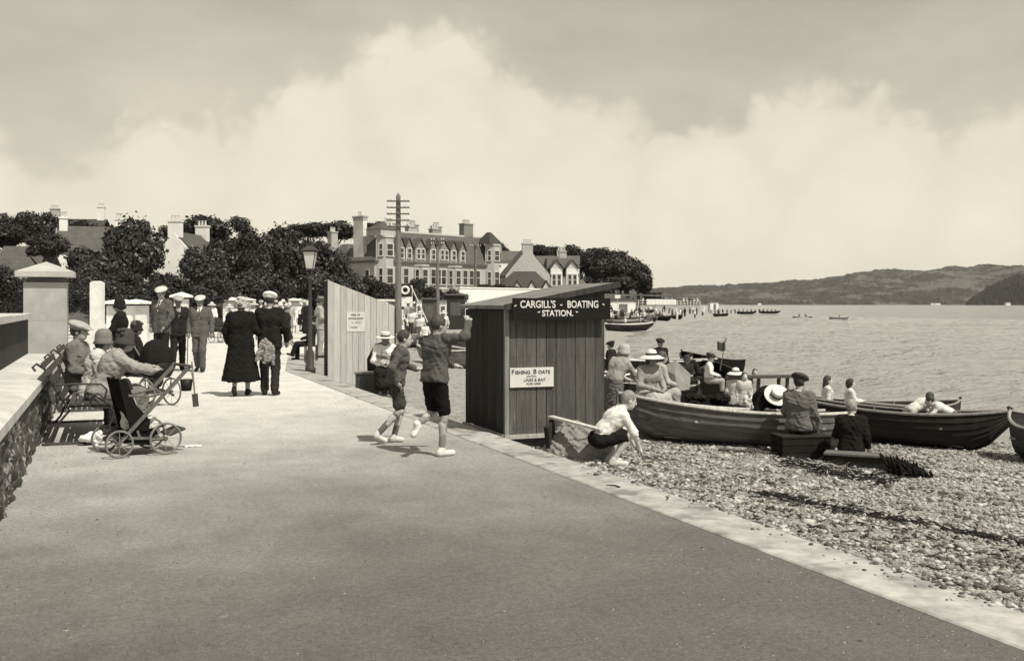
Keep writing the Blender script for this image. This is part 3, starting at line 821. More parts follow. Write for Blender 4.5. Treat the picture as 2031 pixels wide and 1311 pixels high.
MB().box(0, 10, 0, 7, -9, 5).build('wall', G(.3, 'stone'), h4); gable_roof(h4, 0, 10, 0, 7, 5, 7.2, dark_slate, axis='x'); chimney(h4, 1.4, 3.5, 6.6, 9.0, 1.5, .8, 4); chimney(h4, 9.2, 3.5, 6.6, 9.4, 1.2, .8, 3, white_m)
h5 = place('slated_house', 'house with pale chimney beside the terrace, half hidden by trees', 652, 150, .1, 0)
MB().box(0, 2.4, 0, 6, 0, 6).build('wall', white_m, h5); gable_roof(h5, 0, 2.4, 0, 6, 6, 8.0, slate_m, axis='y'); chimney(h5, 1.6, .6, 6.5, 9.6, 1.3, .8, 4, white_m)

# ---- long white wall below the terrace, garden walls
def wall_run(name, label, p0, p1, h, mt, t=.3, z0=0, coping=None):
    p0, p1 = Vector(p0), Vector(p1); ln = (p1 - p0).length
    e = empty(name, p0, math.atan2(p1.y - p0.y, p1.x - p0.x)); tag(e, label, 'wall')
    MB().box(0, ln, 0, t, z0, h).build('face', mt, e)
    MB().box(-.04, ln + .04, -.05, t + .05, h + .001, h + .12).build('coping', coping or mt, e)
    return e
wall_run('garden_wall', 'long bright white wall standing behind the boating hut', at(912, 88, z=-.4), at(1075, 98, z=-.4), 3.3, mat('limewash', .72, .07, 1, .9, .01, 10, spec=.2), z0=-.5)
wall_run('roadside_wall', 'pale low wall below the hedge beyond the notice shed', at(700, 62, z=0), at(800, 75, z=0), 1.75, white_m)

# ================================================================== TREES
leaf_ms = [mat('foliage_%d' % i, v, .7, 3.0, .5, 0, 1, spec=.4, rand=.25) for i, v in enumerate((.022, .034, .05))]
bark_m = mat('bark', .08, .4, 3, .9, .03, 12, stretch=(1, 1, .3), spec=.1)
def crown_mesh(name, seed, lobes, n, leaf, flat=1.0, core=.5):
    r = np.random.default_rng(seed)
    C = []; R = []
    for i in range(lobes):
        u = r.standard_normal(3); u /= np.linalg.norm(u)
        rad = r.uniform(.25, .72)
        c = u * rad * np.array([1, 1, .8 * flat]); c[2] += .06
        C.append(c); R.append(r.uniform(.2, .4))
    C = np.array(C); R = np.array(R)
    k = r.choice(lobes, n, p=R ** 2 / (R ** 2).sum())
    u = r.standard_normal((n, 3)); u /= np.linalg.norm(u, axis=1)[:, None]
    w_ = r.random(n); rr = R[k] * np.where(w_ < .68, r.uniform(.8, 1.1, n), np.where(w_ < .82, 1.05 + .5 * r.random(n) ** 2, r.uniform(.2, .8, n)))
    P = C[k] + u * rr[:, None] * np.array([1, 1, .85])
    # keep leaves out of the shell of nothing below
    nrm = u + r.standard_normal((n, 3)) * .55; nrm[:, 2] += .25
    nrm /= np.linalg.norm(nrm, axis=1)[:, None]
    a = np.cross(nrm, r.standard_normal((n, 3))); a /= np.linalg.norm(a, axis=1)[:, None]
    b = np.cross(nrm, a)
    s = leaf * r.uniform(.55, 1.3, n)[:, None]
    V = np.stack([P - a * s - b * s * .7, P + a * s * .9 - b * s * .6, P + a * s + b * s * .75, P - a * s * .8 + b * s * .6], 1)
    V[:, 1] += nrm * s * .35; V[:, 3] += nrm * s * .3
    q = np.arange(n * 4).reshape(n, 4)
    me = np_mesh(name, V.reshape(-1, 3), q)
    return me
CROWNS = {'round': [crown_mesh('crown', 11, 26, 13000, .041), crown_mesh('crown', 12, 30, 13000, .041), crown_mesh('crown', 13, 22, 13000, .043)],
          'airy': [crown_mesh('crown', 21, 15, 2400, .05)],
          'flat': [crown_mesh('crown', 31, 24, 6500, .048, .75), crown_mesh('crown', 32, 20, 6500, .048, .7)],
          'bush': [crown_mesh('crown', 41, 22, 7500, .045, .9), crown_mesh('crown', 42, 26, 7500, .045, .8)]}
TRUNKS = {}
def trunk_mesh(seed):
    if seed in TRUNKS: return TRUNKS[seed]
    rg = random.Random(seed); m = MB()
    top = [(0, 0, 0), (rg.uniform(-.05, .05), rg.uniform(-.05, .05), .35), (rg.uniform(-.1, .1), rg.uniform(-.1, .1), .62), (rg.uniform(-.12, .12), 0, .88)]
    m.tube(top, [.05, .036, .026, .010], 7)
    for i in range(5):
        a = rg.uniform(0, 6.28); z = rg.uniform(.35, .6)
        m.tube([(0, 0, z), (math.cos(a) * .12, math.sin(a) * .12, z + .12), (math.cos(a) * .27, math.sin(a) * .27, z + .27)], [.02, .014, .006], 5)
    TRUNKS[seed] = m.mesh('trunk'); TRUNKS[seed].materials.append(bark_m)
    return TRUNKS[seed]
CRM = {}
def tree(px, ytop, ybot, wpx, d, kind, label, group=None, tone=0, base=None, name='tree', trunk=True, cat='tree'):
    k = d / FPX
    zt = EYE + (HOR - ytop) * k; zb = EYE + (HOR - ybot) * k
    p = at(px, d, z=0)
    g0 = base if base is not None else float(land_z(np.array(p.x), np.array(p.y))) - .1
    g0 = min(g0, zb)
    e = empty(name, (p.x, p.y, g0), random.uniform(0, 6.28)); tag(e, label, cat, group)
    ms = CROWNS[kind]; me = ms[random.randrange(len(ms))]
    key = (me.name, tone)
    if key not in CRM:
        c = me.copy(); c.materials.clear(); c.materials.append(leaf_ms[tone]); CRM[key] = c
    o = bpy.data.objects.new('crown', CRM[key]); COL.objects.link(o); o.parent = e
    cz = (zt + zb) / 2 - g0
    o.location = (0, 0, cz); rz = max((zt - zb) / 2, .3)
    w = wpx * k / 2
    o.scale = (w * 1.18, w * 1.18, rz * 1.16)
    if trunk:
        t = bpy.data.objects.new('trunk', trunk_mesh(random.randrange(5))); COL.objects.link(t); t.parent = e
        hh = (zt - g0) * .95
        t.scale = (hh * .8, hh * .8, hh)
    return e
for_left = ((-90, 440, 600, 120, 90), (-190, 430, 600, 140, 95), (-300, 425, 600, 150, 100), (-420, 430, 600, 150, 100), (-130, 412, 520, 110, 165), (-260, 412, 520, 110, 170))
WG, RG, HG = 'trees of the wooded slope', 'trees and shrubs along the far roadside', 'headland trees'
for px, yt, yb, w, d in for_left:
    tree(px, yt, yb, w, d, 'round', 'dark tree of the wood running on behind the boundary wall', WG, 0)
for px, yt, w in ((20, 414, 70), (68, 411, 80), (108, 412, 75), (150, 428, 70), (190, 437, 60), (-25, 412, 80), (225, 446, 50)):
    tree(px, yt, 500, w, 165 + random.uniform(-12, 12), 'flat', 'dark tree of the wood crowning the slope above the hill villa', WG, 0)
for px, yt, yb, w, d, kd, lb, tn in (
    (88, 456, 522, 78, 82, 'round', 'small rounded dark tree hiding the left end of the slate roof', 0),
    (12, 440, 500, 90, 120, 'round', 'dark tree above the low roof beyond the boundary wall', 0),
    (260, 424, 590, 108, 84, 'round', 'tall dark rounded tree between slate roofed house and gabled cottage', 0),
    (182, 482, 600, 110, 66, 'round', 'leafy tree in front of the slate roofed house', 1),
    (398, 418, 510, 118, 150, 'flat', 'broad dark domed tree behind the gabled cottage', 0),
    (330, 440, 480, 50, 150, 'airy', 'loose small tree behind the cottage chimney', 1),
    (478, 422, 470, 56, 140, 'airy', 'thin open tree showing sky through its branches', 1),
    (408, 480, 600, 104, 70, 'round', 'full leafy tree before the gabled cottage', 1),
    (500, 450, 600, 110, 88, 'round', 'large dark tree right of the gabled cottage', 0),
    (560, 455, 600, 110, 92, 'round', 'large dark tree left of the lamp lantern', 0),
    (625, 470, 600, 100, 98, 'round', 'dark tree behind the lamp lantern', 0),
    (450, 462, 600, 90, 100, 'round', 'dark tree filling the gap beside the cottage roof', 0), (535, 470, 600, 90, 84, 'round', 'leafy dark tree in the middle of the wood', 1), (590, 462, 600, 80, 104, 'round', 'dark tree just left of the lamp post', 0), (665, 490, 600, 70, 100, 'round', 'dark tree against the left end of the terrace', 1), (322, 535, 610, 60, 92, 'round', 'dark tree below the gabled cottage', 0), (128, 545, 610, 70, 74, 'round', 'bushy tree behind the stone gate pillar', 0), (225, 480, 600, 80, 92, 'round', 'dark tree left of the tall rounded one', 0),
    (565, 448, 490, 70, 150, 'flat', 'flat topped tree behind the large dark trees', 0),
    (612, 436, 480, 70, 155, 'flat', 'flat topped pine on the skyline above the lamp lantern', 0),
    (662, 432, 485, 90, 160, 'flat', 'wide flat topped pine beside the tall chimney of the terrace', 0),
    (745, 436, 470, 60, 190, 'flat', 'dark tree top behind the terrace turret', 0),
    (885, 463, 480, 26, 200, 'flat', 'small dark tree top over the terrace ridge', 0),
    (985, 484, 515, 50, 230, 'round', 'tree behind the right end of the terrace', 0),
    (1075, 484, 520, 70, 240, 'round', 'tree on the rise behind the villa roof', 0)):
    tree(px, yt, yb, w, d, kd, lb, WG, tn)
for px, yt, yb, w, d, tn in ((20, 520, 620, 70, 42, 0), (75, 545, 640, 80, 38, 0), (150, 560, 625, 60, 46, 1), (165, 530, 610, 80, 58, 1), (235, 535, 605, 90, 60, 0), (300, 552, 615, 80, 58, 0),
                             (345, 540, 620, 90, 56, 0), (420, 545, 615, 90, 62, 1), (480, 530, 620, 90, 78, 0), (540, 525, 625, 90, 80, 0), (590, 520, 625, 80, 92, 0), (640, 520, 620, 80, 88, 1),
                             (680, 535, 615, 80, 84, 0), (715, 540, 610, 70, 84, 1), (745, 552, 612, 60, 84, 0), (775, 558, 612, 50, 90, 1), (830, 548, 600, 36, 100, 0), (850, 565, 615, 60, 96, 0), (885, 575, 615, 50, 92, 0),
                             (905, 570, 612, 45, 86, 1), (110, 560, 640, 90, 50, 0), (200, 555, 640, 90, 52, 1), (265, 560, 640, 80, 54, 0), (320, 560, 640, 80, 62, 1), (385, 560, 640, 90, 66, 0), (440, 560, 640, 80, 74, 0), (500, 555, 640, 80, 84, 1), (555, 560, 640, 80, 92, 0), (610, 555, 640, 80, 100, 0), (660, 560, 640, 80, 95, 0), (40, 560, 650, 90, 44, 1), (-20, 540, 650, 90, 46, 0), (815, 570, 615, 50, 94, 1), (975, 562, 580, 60, 106, 0), (1010, 566, 580, 50, 108, 1)):
    wh = ('beyond the boundary wall' if px < 90 else 'behind the plain stone post' if px < 240 else 'behind the men in flat caps' if px < 400 else 'behind the strolling couple' if px < 560
          else 'behind the lamp post' if px < 650 else 'above the notice shed' if px < 790 else 'around the lifebuoy board' if px < 860 else 'below the middle of the terrace' if px < 940 else 'over the long white wall')
    tree(px, yt, yb, w, d, 'bush', ('dark' if tn == 0 else 'paler') + ' leafy shrub of the roadside hedge ' + wh, RG, tn, base=-.05, name='shrub', trunk=False, cat='shrub')
for px, yt, yb, w, d, kd in ((1120, 478, 545, 66, 232, 'flat'), (1150, 482, 560, 66, 238, 'flat'), (1210, 484, 545, 70, 246, 'flat'), (1240, 500, 560, 66, 248, 'flat'), (1268, 516, 575, 60, 250, 'flat'), (1178, 486, 520, 50, 240, 'airy'), (1185, 505, 572, 56, 236, 'flat'), (1215, 498, 568, 64, 240, 'flat'), (1245, 515, 572, 56, 244, 'flat'),
                         (1230, 540, 585, 60, 235, 'flat'), (1265, 530, 585, 56, 244, 'flat'), (1278, 548, 592, 40, 246, 'flat'), (1160, 540, 585, 50, 230, 'airy'), (1200, 545, 588, 50, 230, 'airy')):
    tree(px, yt, yb, w, d, kd, 'windswept tree with bare trunk on the headland above the beach', HG, 0, base=.2)
# ================================================================== HEADLAND TERRACE, POLES, LAMP, HUTS
def sheet(name, pts, z, mt, kind='structure'):
    me = bpy.data.meshes.new(name); me.from_pydata([(p.x, p.y, z) for p in pts], [], [tuple(range(len(pts)))])
    o = link(name, me, mt); tag(o, kind=kind); return o
# raised far esplanade
tr = empty('far_esplanade', at(1195, 205, z=0)); tag(tr, 'white railed esplanade raised above the far crowded beach', 'esplanade')
def rel(p): return p - tr.location
a0, a1, a2, a3 = at(1180, 196, z=0), at(1388, 262, z=0), at(1330, 300, z=0), at(1150, 230, z=0)
v = [rel(p) for p in (a0, a1, a2, a3)]
MB().add([(p.x, p.y, 1.0) for p in v] + [(p.x, p.y, 1.35) for p in v], [(0, 3, 2, 1), (4, 5, 6, 7), (0, 1, 5, 4), (1, 2, 6, 5), (2, 3, 7, 6), (3, 0, 4, 7)]).build('deck', G(.25, 'stone'), tr)
MB().add([(p.x, p.y, -1.6) for p in v[:2]] + [(p.x, p.y, .999) for p in v[:2]] + [(v[2].x, v[2].y, -1.6), (v[3].x, v[3].y, -1.6), (v[2].x, v[2].y, .999), (v[3].x, v[3].y, .999)],
         [(0, 1, 3, 2), (1, 4, 6, 3), (4, 5, 7, 6), (5, 0, 2, 7)]).build('sea_wall', G(.34, 'stone'), tr)
NP = 26
for i in range(NP + 1):
    p = rel(a0.lerp(a1, i / NP))
    MB().box(-.09, .09, -.09, .09, 1.351, 2.35, T(p.x, p.y, 0)).build('rail_post', trim_m, tr)
for z in (1.75, 2.28):
    pa, pb = rel(a0), rel(a1)
    MB().bar((pa.x, pa.y, z), (pb.x, pb.y, z), .07, .09).build('rail', trim_m, tr)
pa, pb = rel(a0.lerp(a1, .42)), rel(a0.lerp(a1, .72))
MB().bar((pa.x, pa.y, 2.0), (pb.x, pb.y, 2.0), .05, 1.2).build('white_screen', white_m, tr)
def kiosk(px, d, w, h, label, base=0.0, roof=.4, name='kiosk', mt=None):
    e = empty(name, at(px, d, z=base), RIGHT_YAW + .2); tag(e, label, 'kiosk')
    MB().box(-w / 2, w / 2, 0, w * .8, 0, h).build('wall', mt or white_m, e)
    MB().prism([(-w / 2 - .2, h + .001), (w / 2 + .2, h + .001), (w / 2 + .2, h + .12), (0, h + roof), (-w / 2 - .2, h + .12)], -.2, w * .8 + .2).build('roof', slate_m, e)
    MB().box(-w * .12, w * .2, -.03, .02, .05, h * .75).build('door', G(.15, 'paint'), e)
    return e
kiosk(1234, 190, 5.2, 2.2, 'white boat shed on the shore below the headland trees', -.1, .9)
kiosk(1417, 262, 2.2, 1.9, 'small white hut standing alone at the end of the far shore', .1, .5)
e = empty('shore_sign', at(1225, 175, z=-.2), RIGHT_YAW); tag(e, 'small white sign on a pole above the far boats', 'sign')
MB().lathe([(.05, 0), (.04, 3.2)], 8).build('pole', trim_m, e); MB().box(-.45, .45, -.05, 0, 2.7, 3.3).build('board', white_m, e)
pv = empty('shelter', at(1297, 258, z=1.35), RIGHT_YAW); tag(pv, 'open shelter with dark flat roof under the headland trees', 'shelter')
MB().add([(-2.6, -1.5, 3.0), (2.6, -1.5, 3.0), (2.6, 2, 3.0), (-2.6, 2, 3.0), (-1.8, -.6, 3.6), (1.8, -.6, 3.6), (1.8, 1, 3.6), (-1.8, 1, 3.6)], [(0, 3, 2, 1), (4, 5, 6, 7), (0, 1, 5, 4), (1, 2, 6, 5), (2, 3, 7, 6), (3, 0, 4, 7)]).build('roof', dark_slate, pv)
for x in (-2.2, -.7, .7, 2.2): MB().box(x - .08, x + .08, -1.2, -1.04, 0, 3).build('post', trim_m, pv)
MB().box(-2.2, 2.2, 1.4, 1.6, 0, 3).build('back_wall', G(.3, 'paint'), pv)

# ---- telegraph poles
def pole(px, ytop, d, arms, label):
    p = at(px, d, z=0); p.z = max(0.0, 0.0)
    top = EYE + (HOR - ytop) / FPX * d
    e = empty('telegraph_pole', p, RIGHT_YAW + .05); tag(e, label, 'pole', 'telegraph poles along the shore road')
    MB().lathe([(.19, -.6), (.17, 1), (.11, top - .15), (.02, top)], 12).build('pole', G(.16, 'wood'), e)
    for i in range(arms):
        z = top - .42 - i * .31
        a = MB().box(-.55, .55, -.2, -.13, z - .03, z + .03).build('cross_arm', G(.08, 'wood'), e)
        for x in (-.5, -.32, .32, .5):
            MB().lathe([(.03, 0), (.045, .05), (.03, .12), (.012, .15)], 7, T(x, -.16, z + .031)).build('insulator', G(.6, 'paint'), a)
    return e
pole(790, 383, 50, 5, 'tall telegraph pole with five cross arms behind the notice shed')
pole(868, 467, 84, 2, 'shorter telegraph pole in front of the terrace middle')
pole(943, 481, 104, 1, 'thin telegraph pole in front of the terrace chimney stack')

# ---- street lamp
lp = at(615, 25.6, z=0.0); lp.z = float(ground_z(lp.x, lp.y))
e = empty('street_lamp', lp, RIGHT_YAW); tag(e, 'cast iron street lamp with glazed lantern and ladder bar beside the notice shed', 'lamp')
tz = 2.55 - lp.z * 0
iron = G(.05, 'iron')
MB().lathe([(.14, 0), (.14, .12), (.1, .16), (.1, .5), (.075, .56), (.06, .62), (.048, 1.6), (.038, 2.3), (.055, 2.33), (.055, 2.38), (.035, 2.42), (.03, 2.58)], 14).build('column', iron, e, True)
MB().tube([(-.34, 0, 2.42), (.34, 0, 2.42)], .016, 8).build('ladder_bar', iron, e)
lan = MB()
def frus(m, w0, z0, w1, z1, M=None): m.add([(-w0, -w0, z0), (w0, -w0, z0), (w0, w0, z0), (-w0, w0, z0), (-w1, -w1, z1), (w1, -w1, z1), (w1, w1, z1), (-w1, w1, z1)], [(0, 3, 2, 1), (4, 5, 6, 7), (0, 1, 5, 4), (1, 2, 6, 5), (2, 3, 7, 6), (3, 0, 4, 7)], M)
for sx in (-1, 1):
    for sy in (-1, 1): lan.bar((sx * .085, sy * .085, 2.6), (sx * .15, sy * .15, 3.02), .016)
frus(lan, .1, 2.57, .095, 2.6); frus(lan, .175, 3.02, .165, 3.05)
lf = lan.build('lantern_frame', iron, e)
for k in range(4):
    MB().add([(-.082, -.087, 2.605), (.082, -.087, 2.605), (.146, -.152, 3.015), (-.146, -.152, 3.015), (-.082, -.083, 2.605), (.082, -.083, 2.605), (.146, -.148, 3.015), (-.146, -.148, 3.015)],
             [(0, 1, 2, 3), (7, 6, 5, 4), (0, 4, 5, 1), (1, 5, 6, 2), (2, 6, 7, 3), (3, 7, 4, 0)], T(rz=k * math.pi / 2)).build('pane', G(.55, 'paint'), lf)
rf = MB(); frus(rf, .2, 3.051, .06, 3.17); frus(rf, .06, 3.17, .07, 3.22); rf.lathe([(.02, 3.22), (.045, 3.27), (.015, 3.32), (.004, 3.36)], 8)
rf.build('lantern_roof', iron, e)

# ---- lettering
def lettering(text, size, mt, parent, loc, rx=math.pi / 2, rz=0.0, bold=.0, width=1.0, align='CENTER', name='lettering'):
    cu = bpy.data.curves.new('text', 'FONT'); cu.body = text; cu.size = size; cu.align_x = align; cu.extrude = .0015; cu.bevel_depth = bold; cu.bevel_resolution = 0
    o = bpy.data.objects.new('tmp', cu); COL.objects.link(o)
    bpy.context.view_layer.update()
    me = bpy.data.meshes.new_from_object(o.evaluated_get(bpy.context.evaluated_depsgraph_get()))
    bpy.data.objects.remove(o)
    me.materials.clear()
    l = link(name, me, mt, parent)
    l.location = loc; l.rotation_euler = (rx, 0, rz); l.scale = (width, 1, 1)
    return l

# ---- boating hut
HX, HY = 4.36, 11.26
HW, HD = 1.29, 1.46
hut = empty('boating_hut', (HX, HY, -.02)); tag(hut, 'dark plank boating station hut with sloping felt roof and painted signs', 'hut')
tar_shaded = mat('tarred_boards_shaded', .032, .45, 4, .8, .006, 22, stretch=(5, 5, .5), spec=.08, rand=.22, mottle=(4, .70, .13, .08))  # tarred wood, darkened further: shade of the hut's left wall painted in
zl, zh = 1.50, 1.74                                   # wall tops, promenade side and sea side
def ztop(x): return zl + (zh - zl) * x / HW
MB().box(.03, HW - .03, .03, HD - .03, 0.02, 1.45).build('inner_wall', G(.03, 'wood'), hut)
def plank_face(parent, n, p0, du, nrm, tops, z0, mt):
    """n vertical planks along du from p0, each a board of its own"""
    w = du.length / n; u = du.normalized()
    for i in range(n):
        a, b = i * w + random.uniform(.001, .005), (i + 1) * w - random.uniform(.001, .005); zz = z0 + random.uniform(-.008, .006)
        off = nrm * random.uniform(0, .006)
        za, zb = tops(i * w / du.length), tops((i + 1) * w / du.length)
        q = []
        for t in (.0, .022):
            tl = random.uniform(-.002, .002)
            for (s, z) in ((a, zz), (b, zz + random.uniform(-.003, .003)), (b + tl, zb), (a + tl, za)):
                q.append(p0 + u * s + off - nrm * .022 + nrm * t + Vector((0, 0, z)))
        MB().add(q, [(0, 3, 2, 1), (4, 5, 6, 7), (0, 1, 5, 4), (1, 2, 6, 5), (2, 3, 7, 6), (3, 0, 4, 7)]).build('plank', mt, parent)
wood_front = mat('weathered_boards_lit', .085, .4, 4, .8, .006, 22, stretch=(6, 6, .45), spec=.12, rand=.18, mottle=(5, .68, .2, .08))  # sunlit-face copy of the hut boards, lighter than the shade-side one
plank_face(hut, 10, Vector((.0, 0, 0)), Vector((HW, 0, 0)), Vector((0, -1, 0)), lambda t: zl + (zh - zl) * t, .03, wood_front)
plank_face(hut, 9, Vector((0, HD, 0)), Vector((0, -HD, 0)), Vector((-1, 0, 0)), lambda t: zl, .03, tar_shaded)
plank_face(hut, 9, Vector((HW, 0, 0)), Vector((0, HD, 0)), Vector((1, 0, 0)), lambda t: zh, .03, tar_shaded)
plank_face(hut, 9, Vector((HW, HD, 0)), Vector((-HW, 0, 0)), Vector((0, 1, 0)), lambda t: zh - (zh - zl) * t, .03, tar_shaded)
nl = MB()
for i in range(10):
    for z in (.1, .52, .95, 1.34):
        for k in (.3, .7): nl.lathe([(.005, 0), (.004, .003)], 6, T(HW * (i + k) / 10, -.0075, z + random.uniform(-.01, .01), rx=math.pi / 2))
o = nl.build('nail_heads', G(.03, 'iron'), hut); o['kind'] = 'stuff'
MB().box(-.018, .03, -.02, .028, .03, zl).build('corner_post', G(.2, 'wood'), hut)
MB().box(-.03, HW + .02, -.05, -.006, -.02, .028).build('sill', G(.34, 'wood'), hut)
MB().box(-.05, -.006, .0, HD, -.02, .028).build('sill', G(.3, 'wood'), hut)
MB().box(.02, .14, .02, HD, -.32, -.021).build('skid', tar_shaded, hut); MB().box(HW - .14, HW - .02, .02, HD, -.42, -.021).build('skid', tar_shaded, hut)
MB().box(.15, HW - .15, .03, .07, -.36, -.021).build('base_board', G(.07, 'wood'), hut)
# roof slab, felted, sloping up towards the sea with an overhang
x0, x1, y0, y1 = -.06, HW + .16, -.1, HD + .12
rz0, rz1 = ztop(x0) + .02, ztop(x1) + .02
def rs(x, y, t): return (x, y, zl + .02 + (zh - zl) * x / HW + t)
MB().add([rs(x0, y0, 0), rs(x1, y0, 0), rs(x1, y1, 0), rs(x0, y1, 0), rs(x0, y0, .045), rs(x1, y0, .045), rs(x1, y1, .045), rs(x0, y1, .045)],
         [(0, 3, 2, 1), (4, 5, 6, 7), (0, 1, 5, 4), (1, 2, 6, 5), (2, 3, 7, 6), (3, 0, 4, 7)]).build('roof', mat('roofing_felt', .17, .35, 5, .9, .012, 30, spec=.2), hut)
MB().bar(rs(x0, y0 - .012, .02), rs(x1, y0 - .012, .02), .02, .07).build('rake_board', G(.05, 'wood'), hut)
# sign fascia with white lettering
sg = MB().box(.03, HW + .012, -.145, -.122, 1.385, 1.64).build('sign_board', G(.012, 'paint'), hut)
wl = G(.62, 'paint')
lettering("CARGILL'S", .118, wl, sg, (.345, -.1485, 1.525), bold=.003, width=.84)
lettering('-', .098, wl, sg, (.645, -.1485, 1.535), bold=.003)
lettering('BOATING', .118, wl, sg, (.93, -.1485, 1.525), bold=.003, width=.80)
lettering('STATION.', .1, wl, sg, (.60, -.1485, 1.425), bold=.003, width=.92)
for x, z, a in ((.06, 1.55, .5), (1.205, 1.565, -.6), (.36, 1.475, .35), (.85, 1.475, -.35)):
    MB().add([(-.022, 0, 0), (0, 0, .008), (.022, 0, 0), (0, 0, -.008), (-.022, .002, 0), (0, .002, .008), (.022, .002, 0), (0, .002, -.008)],
             [(0, 3, 2, 1), (4, 5, 6, 7), (0, 1, 5, 4), (1, 2, 6, 5), (2, 3, 7, 6), (3, 0, 4, 7)], T(x, -.1485, z) @ Matrix.Rotation(-a, 4, 'Y')).build('flourish', wl, sg)
nb = MB().box(.04, .60, -.03, -.002, .585, .815).build('notice_board', G(.6, 'paint'), hut)
bl = G(.05, 'paint')
lettering('F', .078, bl, nb, (.074, -.0325, .742), bold=.001); lettering('ISHING', .058, bl, nb, (.2, -.0325, .742), bold=.001, width=1.05)
lettering('B', .078, bl, nb, (.355, -.0325, .742), bold=.001); lettering('OATS', .058, bl, nb, (.475, -.0325, .742), bold=.001, width=1.05)
lettering('-WITH-', .036, bl, nb, (.31, -.0325, .70), width=1.2)
lettering('LINES & BAIT', .05, bl, nb, (.355, -.0325, .652), width=1.0)
lettering('FOR HIRE', .034, bl, nb, (.34, -.0325, .612), width=1.3)

# ---- notice shed, lime-washed boards with sloping top
sp_ = at(650, 22.7, z=0)
SX, SYY = float(sp_.x), float(sp_.y)
shed = empty('notice_shed', (SX, SYY, -.05)); tag(shed, 'pale plank shed with sloping top and a torn rowing boat notice', 'shed')
W2 = 1.52
pale = mat('pale_boards', .42, .22, 4, .85, .004, 20, stretch=(6, 6, .5), spec=.2, rand=.1)
plank_face(shed, 11, Vector((0, 0, -.3)), Vector((W2, 0, 0)), Vector((0, -1, 0)), lambda t: 2.44 - .58 * t ** .9, .0, pale)
MB().prism([(0.01, 0), (W2 - .01, 0), (W2 - .01, 1.50), (0.01, 2.1)], .005, .38).build('body', G(.12, 'wood'), shed)
plank_face(shed, 3, Vector((0, .4, 0)), Vector((0, -.4, 0)), Vector((-1, 0, 0)), lambda t: 2.12, .0, tar_shaded)  # shade on the shed's end painted in with dark boards
MB().bar((-.005, .2, 2.125), (W2 + .01, .2, 1.545), .36, .014).build('roof', pale, shed)
pb = MB().box(.42, .83, -.014, -.008, .98, 1.42).build('paper_notice', G(.55, 'paint'), shed)
dk = G(.09, 'paint')
lettering('HIRE OF', .062, dk, pb, (.62, -.0165, 1.335), width=.95, bold=.001)
lettering('ROWING BOATS', .058, dk, pb, (.63, -.0165, 1.255), width=.74, bold=.001)
lettering('1/- 1/6 2/-', .062, dk, pb, (.64, -.0165, 1.17), width=.9)
lettering('TAXIES', .055, dk, pb, (.58, -.0165, 1.06), width=.95)
o = MB().box(1.54, 1.58, .1, .16, -.3, 1.5).build('leaning_post', tar_shaded, shed)

# ---- bathing notice board with lifebuoy
nbp = at(804, 58, z=0.0)
e = empty('lifebuoy_board', nbp, RIGHT_YAW); tag(e, 'white notice board with two posters and a lifebuoy on dark panel above', 'notice board')
MB().box(-.40, .40, 0, .06, .65, 1.95).build('board', white_m, e)
MB().box(-.36, .36, .0, .05, 1.951, 2.7).build('dark_panel', G(.03, 'paint'), e)
for x in (-.36, .36): MB().box(x - .04, x + .04, .065, .13, 0, 2.6).build('post', trim_m, e)
MB().box(-.27, -.08, -.012, -.002, 1.25, 1.4).build('poster', G(.04, 'paint'), e)
pp = MB().box(-.04, .33, -.012, -.002, .82, 1.30).build('poster', G(.04, 'paint'), e)
lettering('BOATS', .1, G(.5, 'paint'), pp, (.145, -.016, 1.14), width=.85); lettering('FOR HIRE', .07, G(.4, 'paint'), pp, (.145, -.016, .98), width=.85)
ring = MB(); ring.tube([(.195 * math.cos(a), -.07, 2.33 + .195 * math.sin(a)) for a in np.linspace(0, 2 * math.pi, 28, endpoint=False)], .062, 10, closed=True)
o = ring.build('lifebuoy', G(.7, 'paint')); o.location = nbp; o.rotation_euler = (0, 0, RIGHT_YAW)
tag(o, 'white ring lifebuoy hung on the dark panel of the notice board', 'lifebuoy')
# swing boat frame: sloping pole ropes beside the board
for (pa_, pb_, lb) in (((815, 567), (851, 646), 'long pale sloping pole leaning beside the lifebuoy'), ((795, 612), (820, 668), 'pale sloping pole crossing before the white notice board')):
    a, b = at(pa_[0], 57, pa_[1]), at(pb_[0], 55, pb_[1])
    o = MB().tube([a, b], .035, 8).build('leaning_pole', G(.5, 'wood')); tag(o, lb, 'pole')
# dark stalls and sheds along the road edge, between the lifebuoy and the hut
def stall(px0, px1, yt, d, mt, label, name='stall', roof=True, dep=1.2):
    p = at(px0, d, z=0); w = (px1 - px0) / FPX * d; h = EYE + (HOR - yt) / FPX * d
    e = empty(name, p, RIGHT_YAW); tag(e, label, 'stall')
    MB().box(0, w, 0, dep, 0, h).build('wall', mt, e)
    MB().box(-.08, w + .08, -.12, dep + .1, h + .001, h + .08).build('roof', G(.14, 'wood'), e)
    MB().box(w * .2, w * .8, -.02, .02, h * .4, h * .8).build('shutter', G(.1, 'wood'), e)
    return e
stall(837, 864, 594, 60, G(.09, 'wood'), 'dark wooden stall left of the shorter telegraph pole')
stall(886, 921, 586, 62, G(.045, 'wood'), 'black wooden shed partly hidden by the boating hut')
stall(872, 885, 597, 66, white_m, 'narrow white stall beside the shorter telegraph pole')
stall(826, 836, 596, 68, white_m, 'narrow white stall right of the lifebuoy board')
stall(770, 784, 600, 58, G(.2, 'wood'), 'grey stall left of the tall telegraph pole')
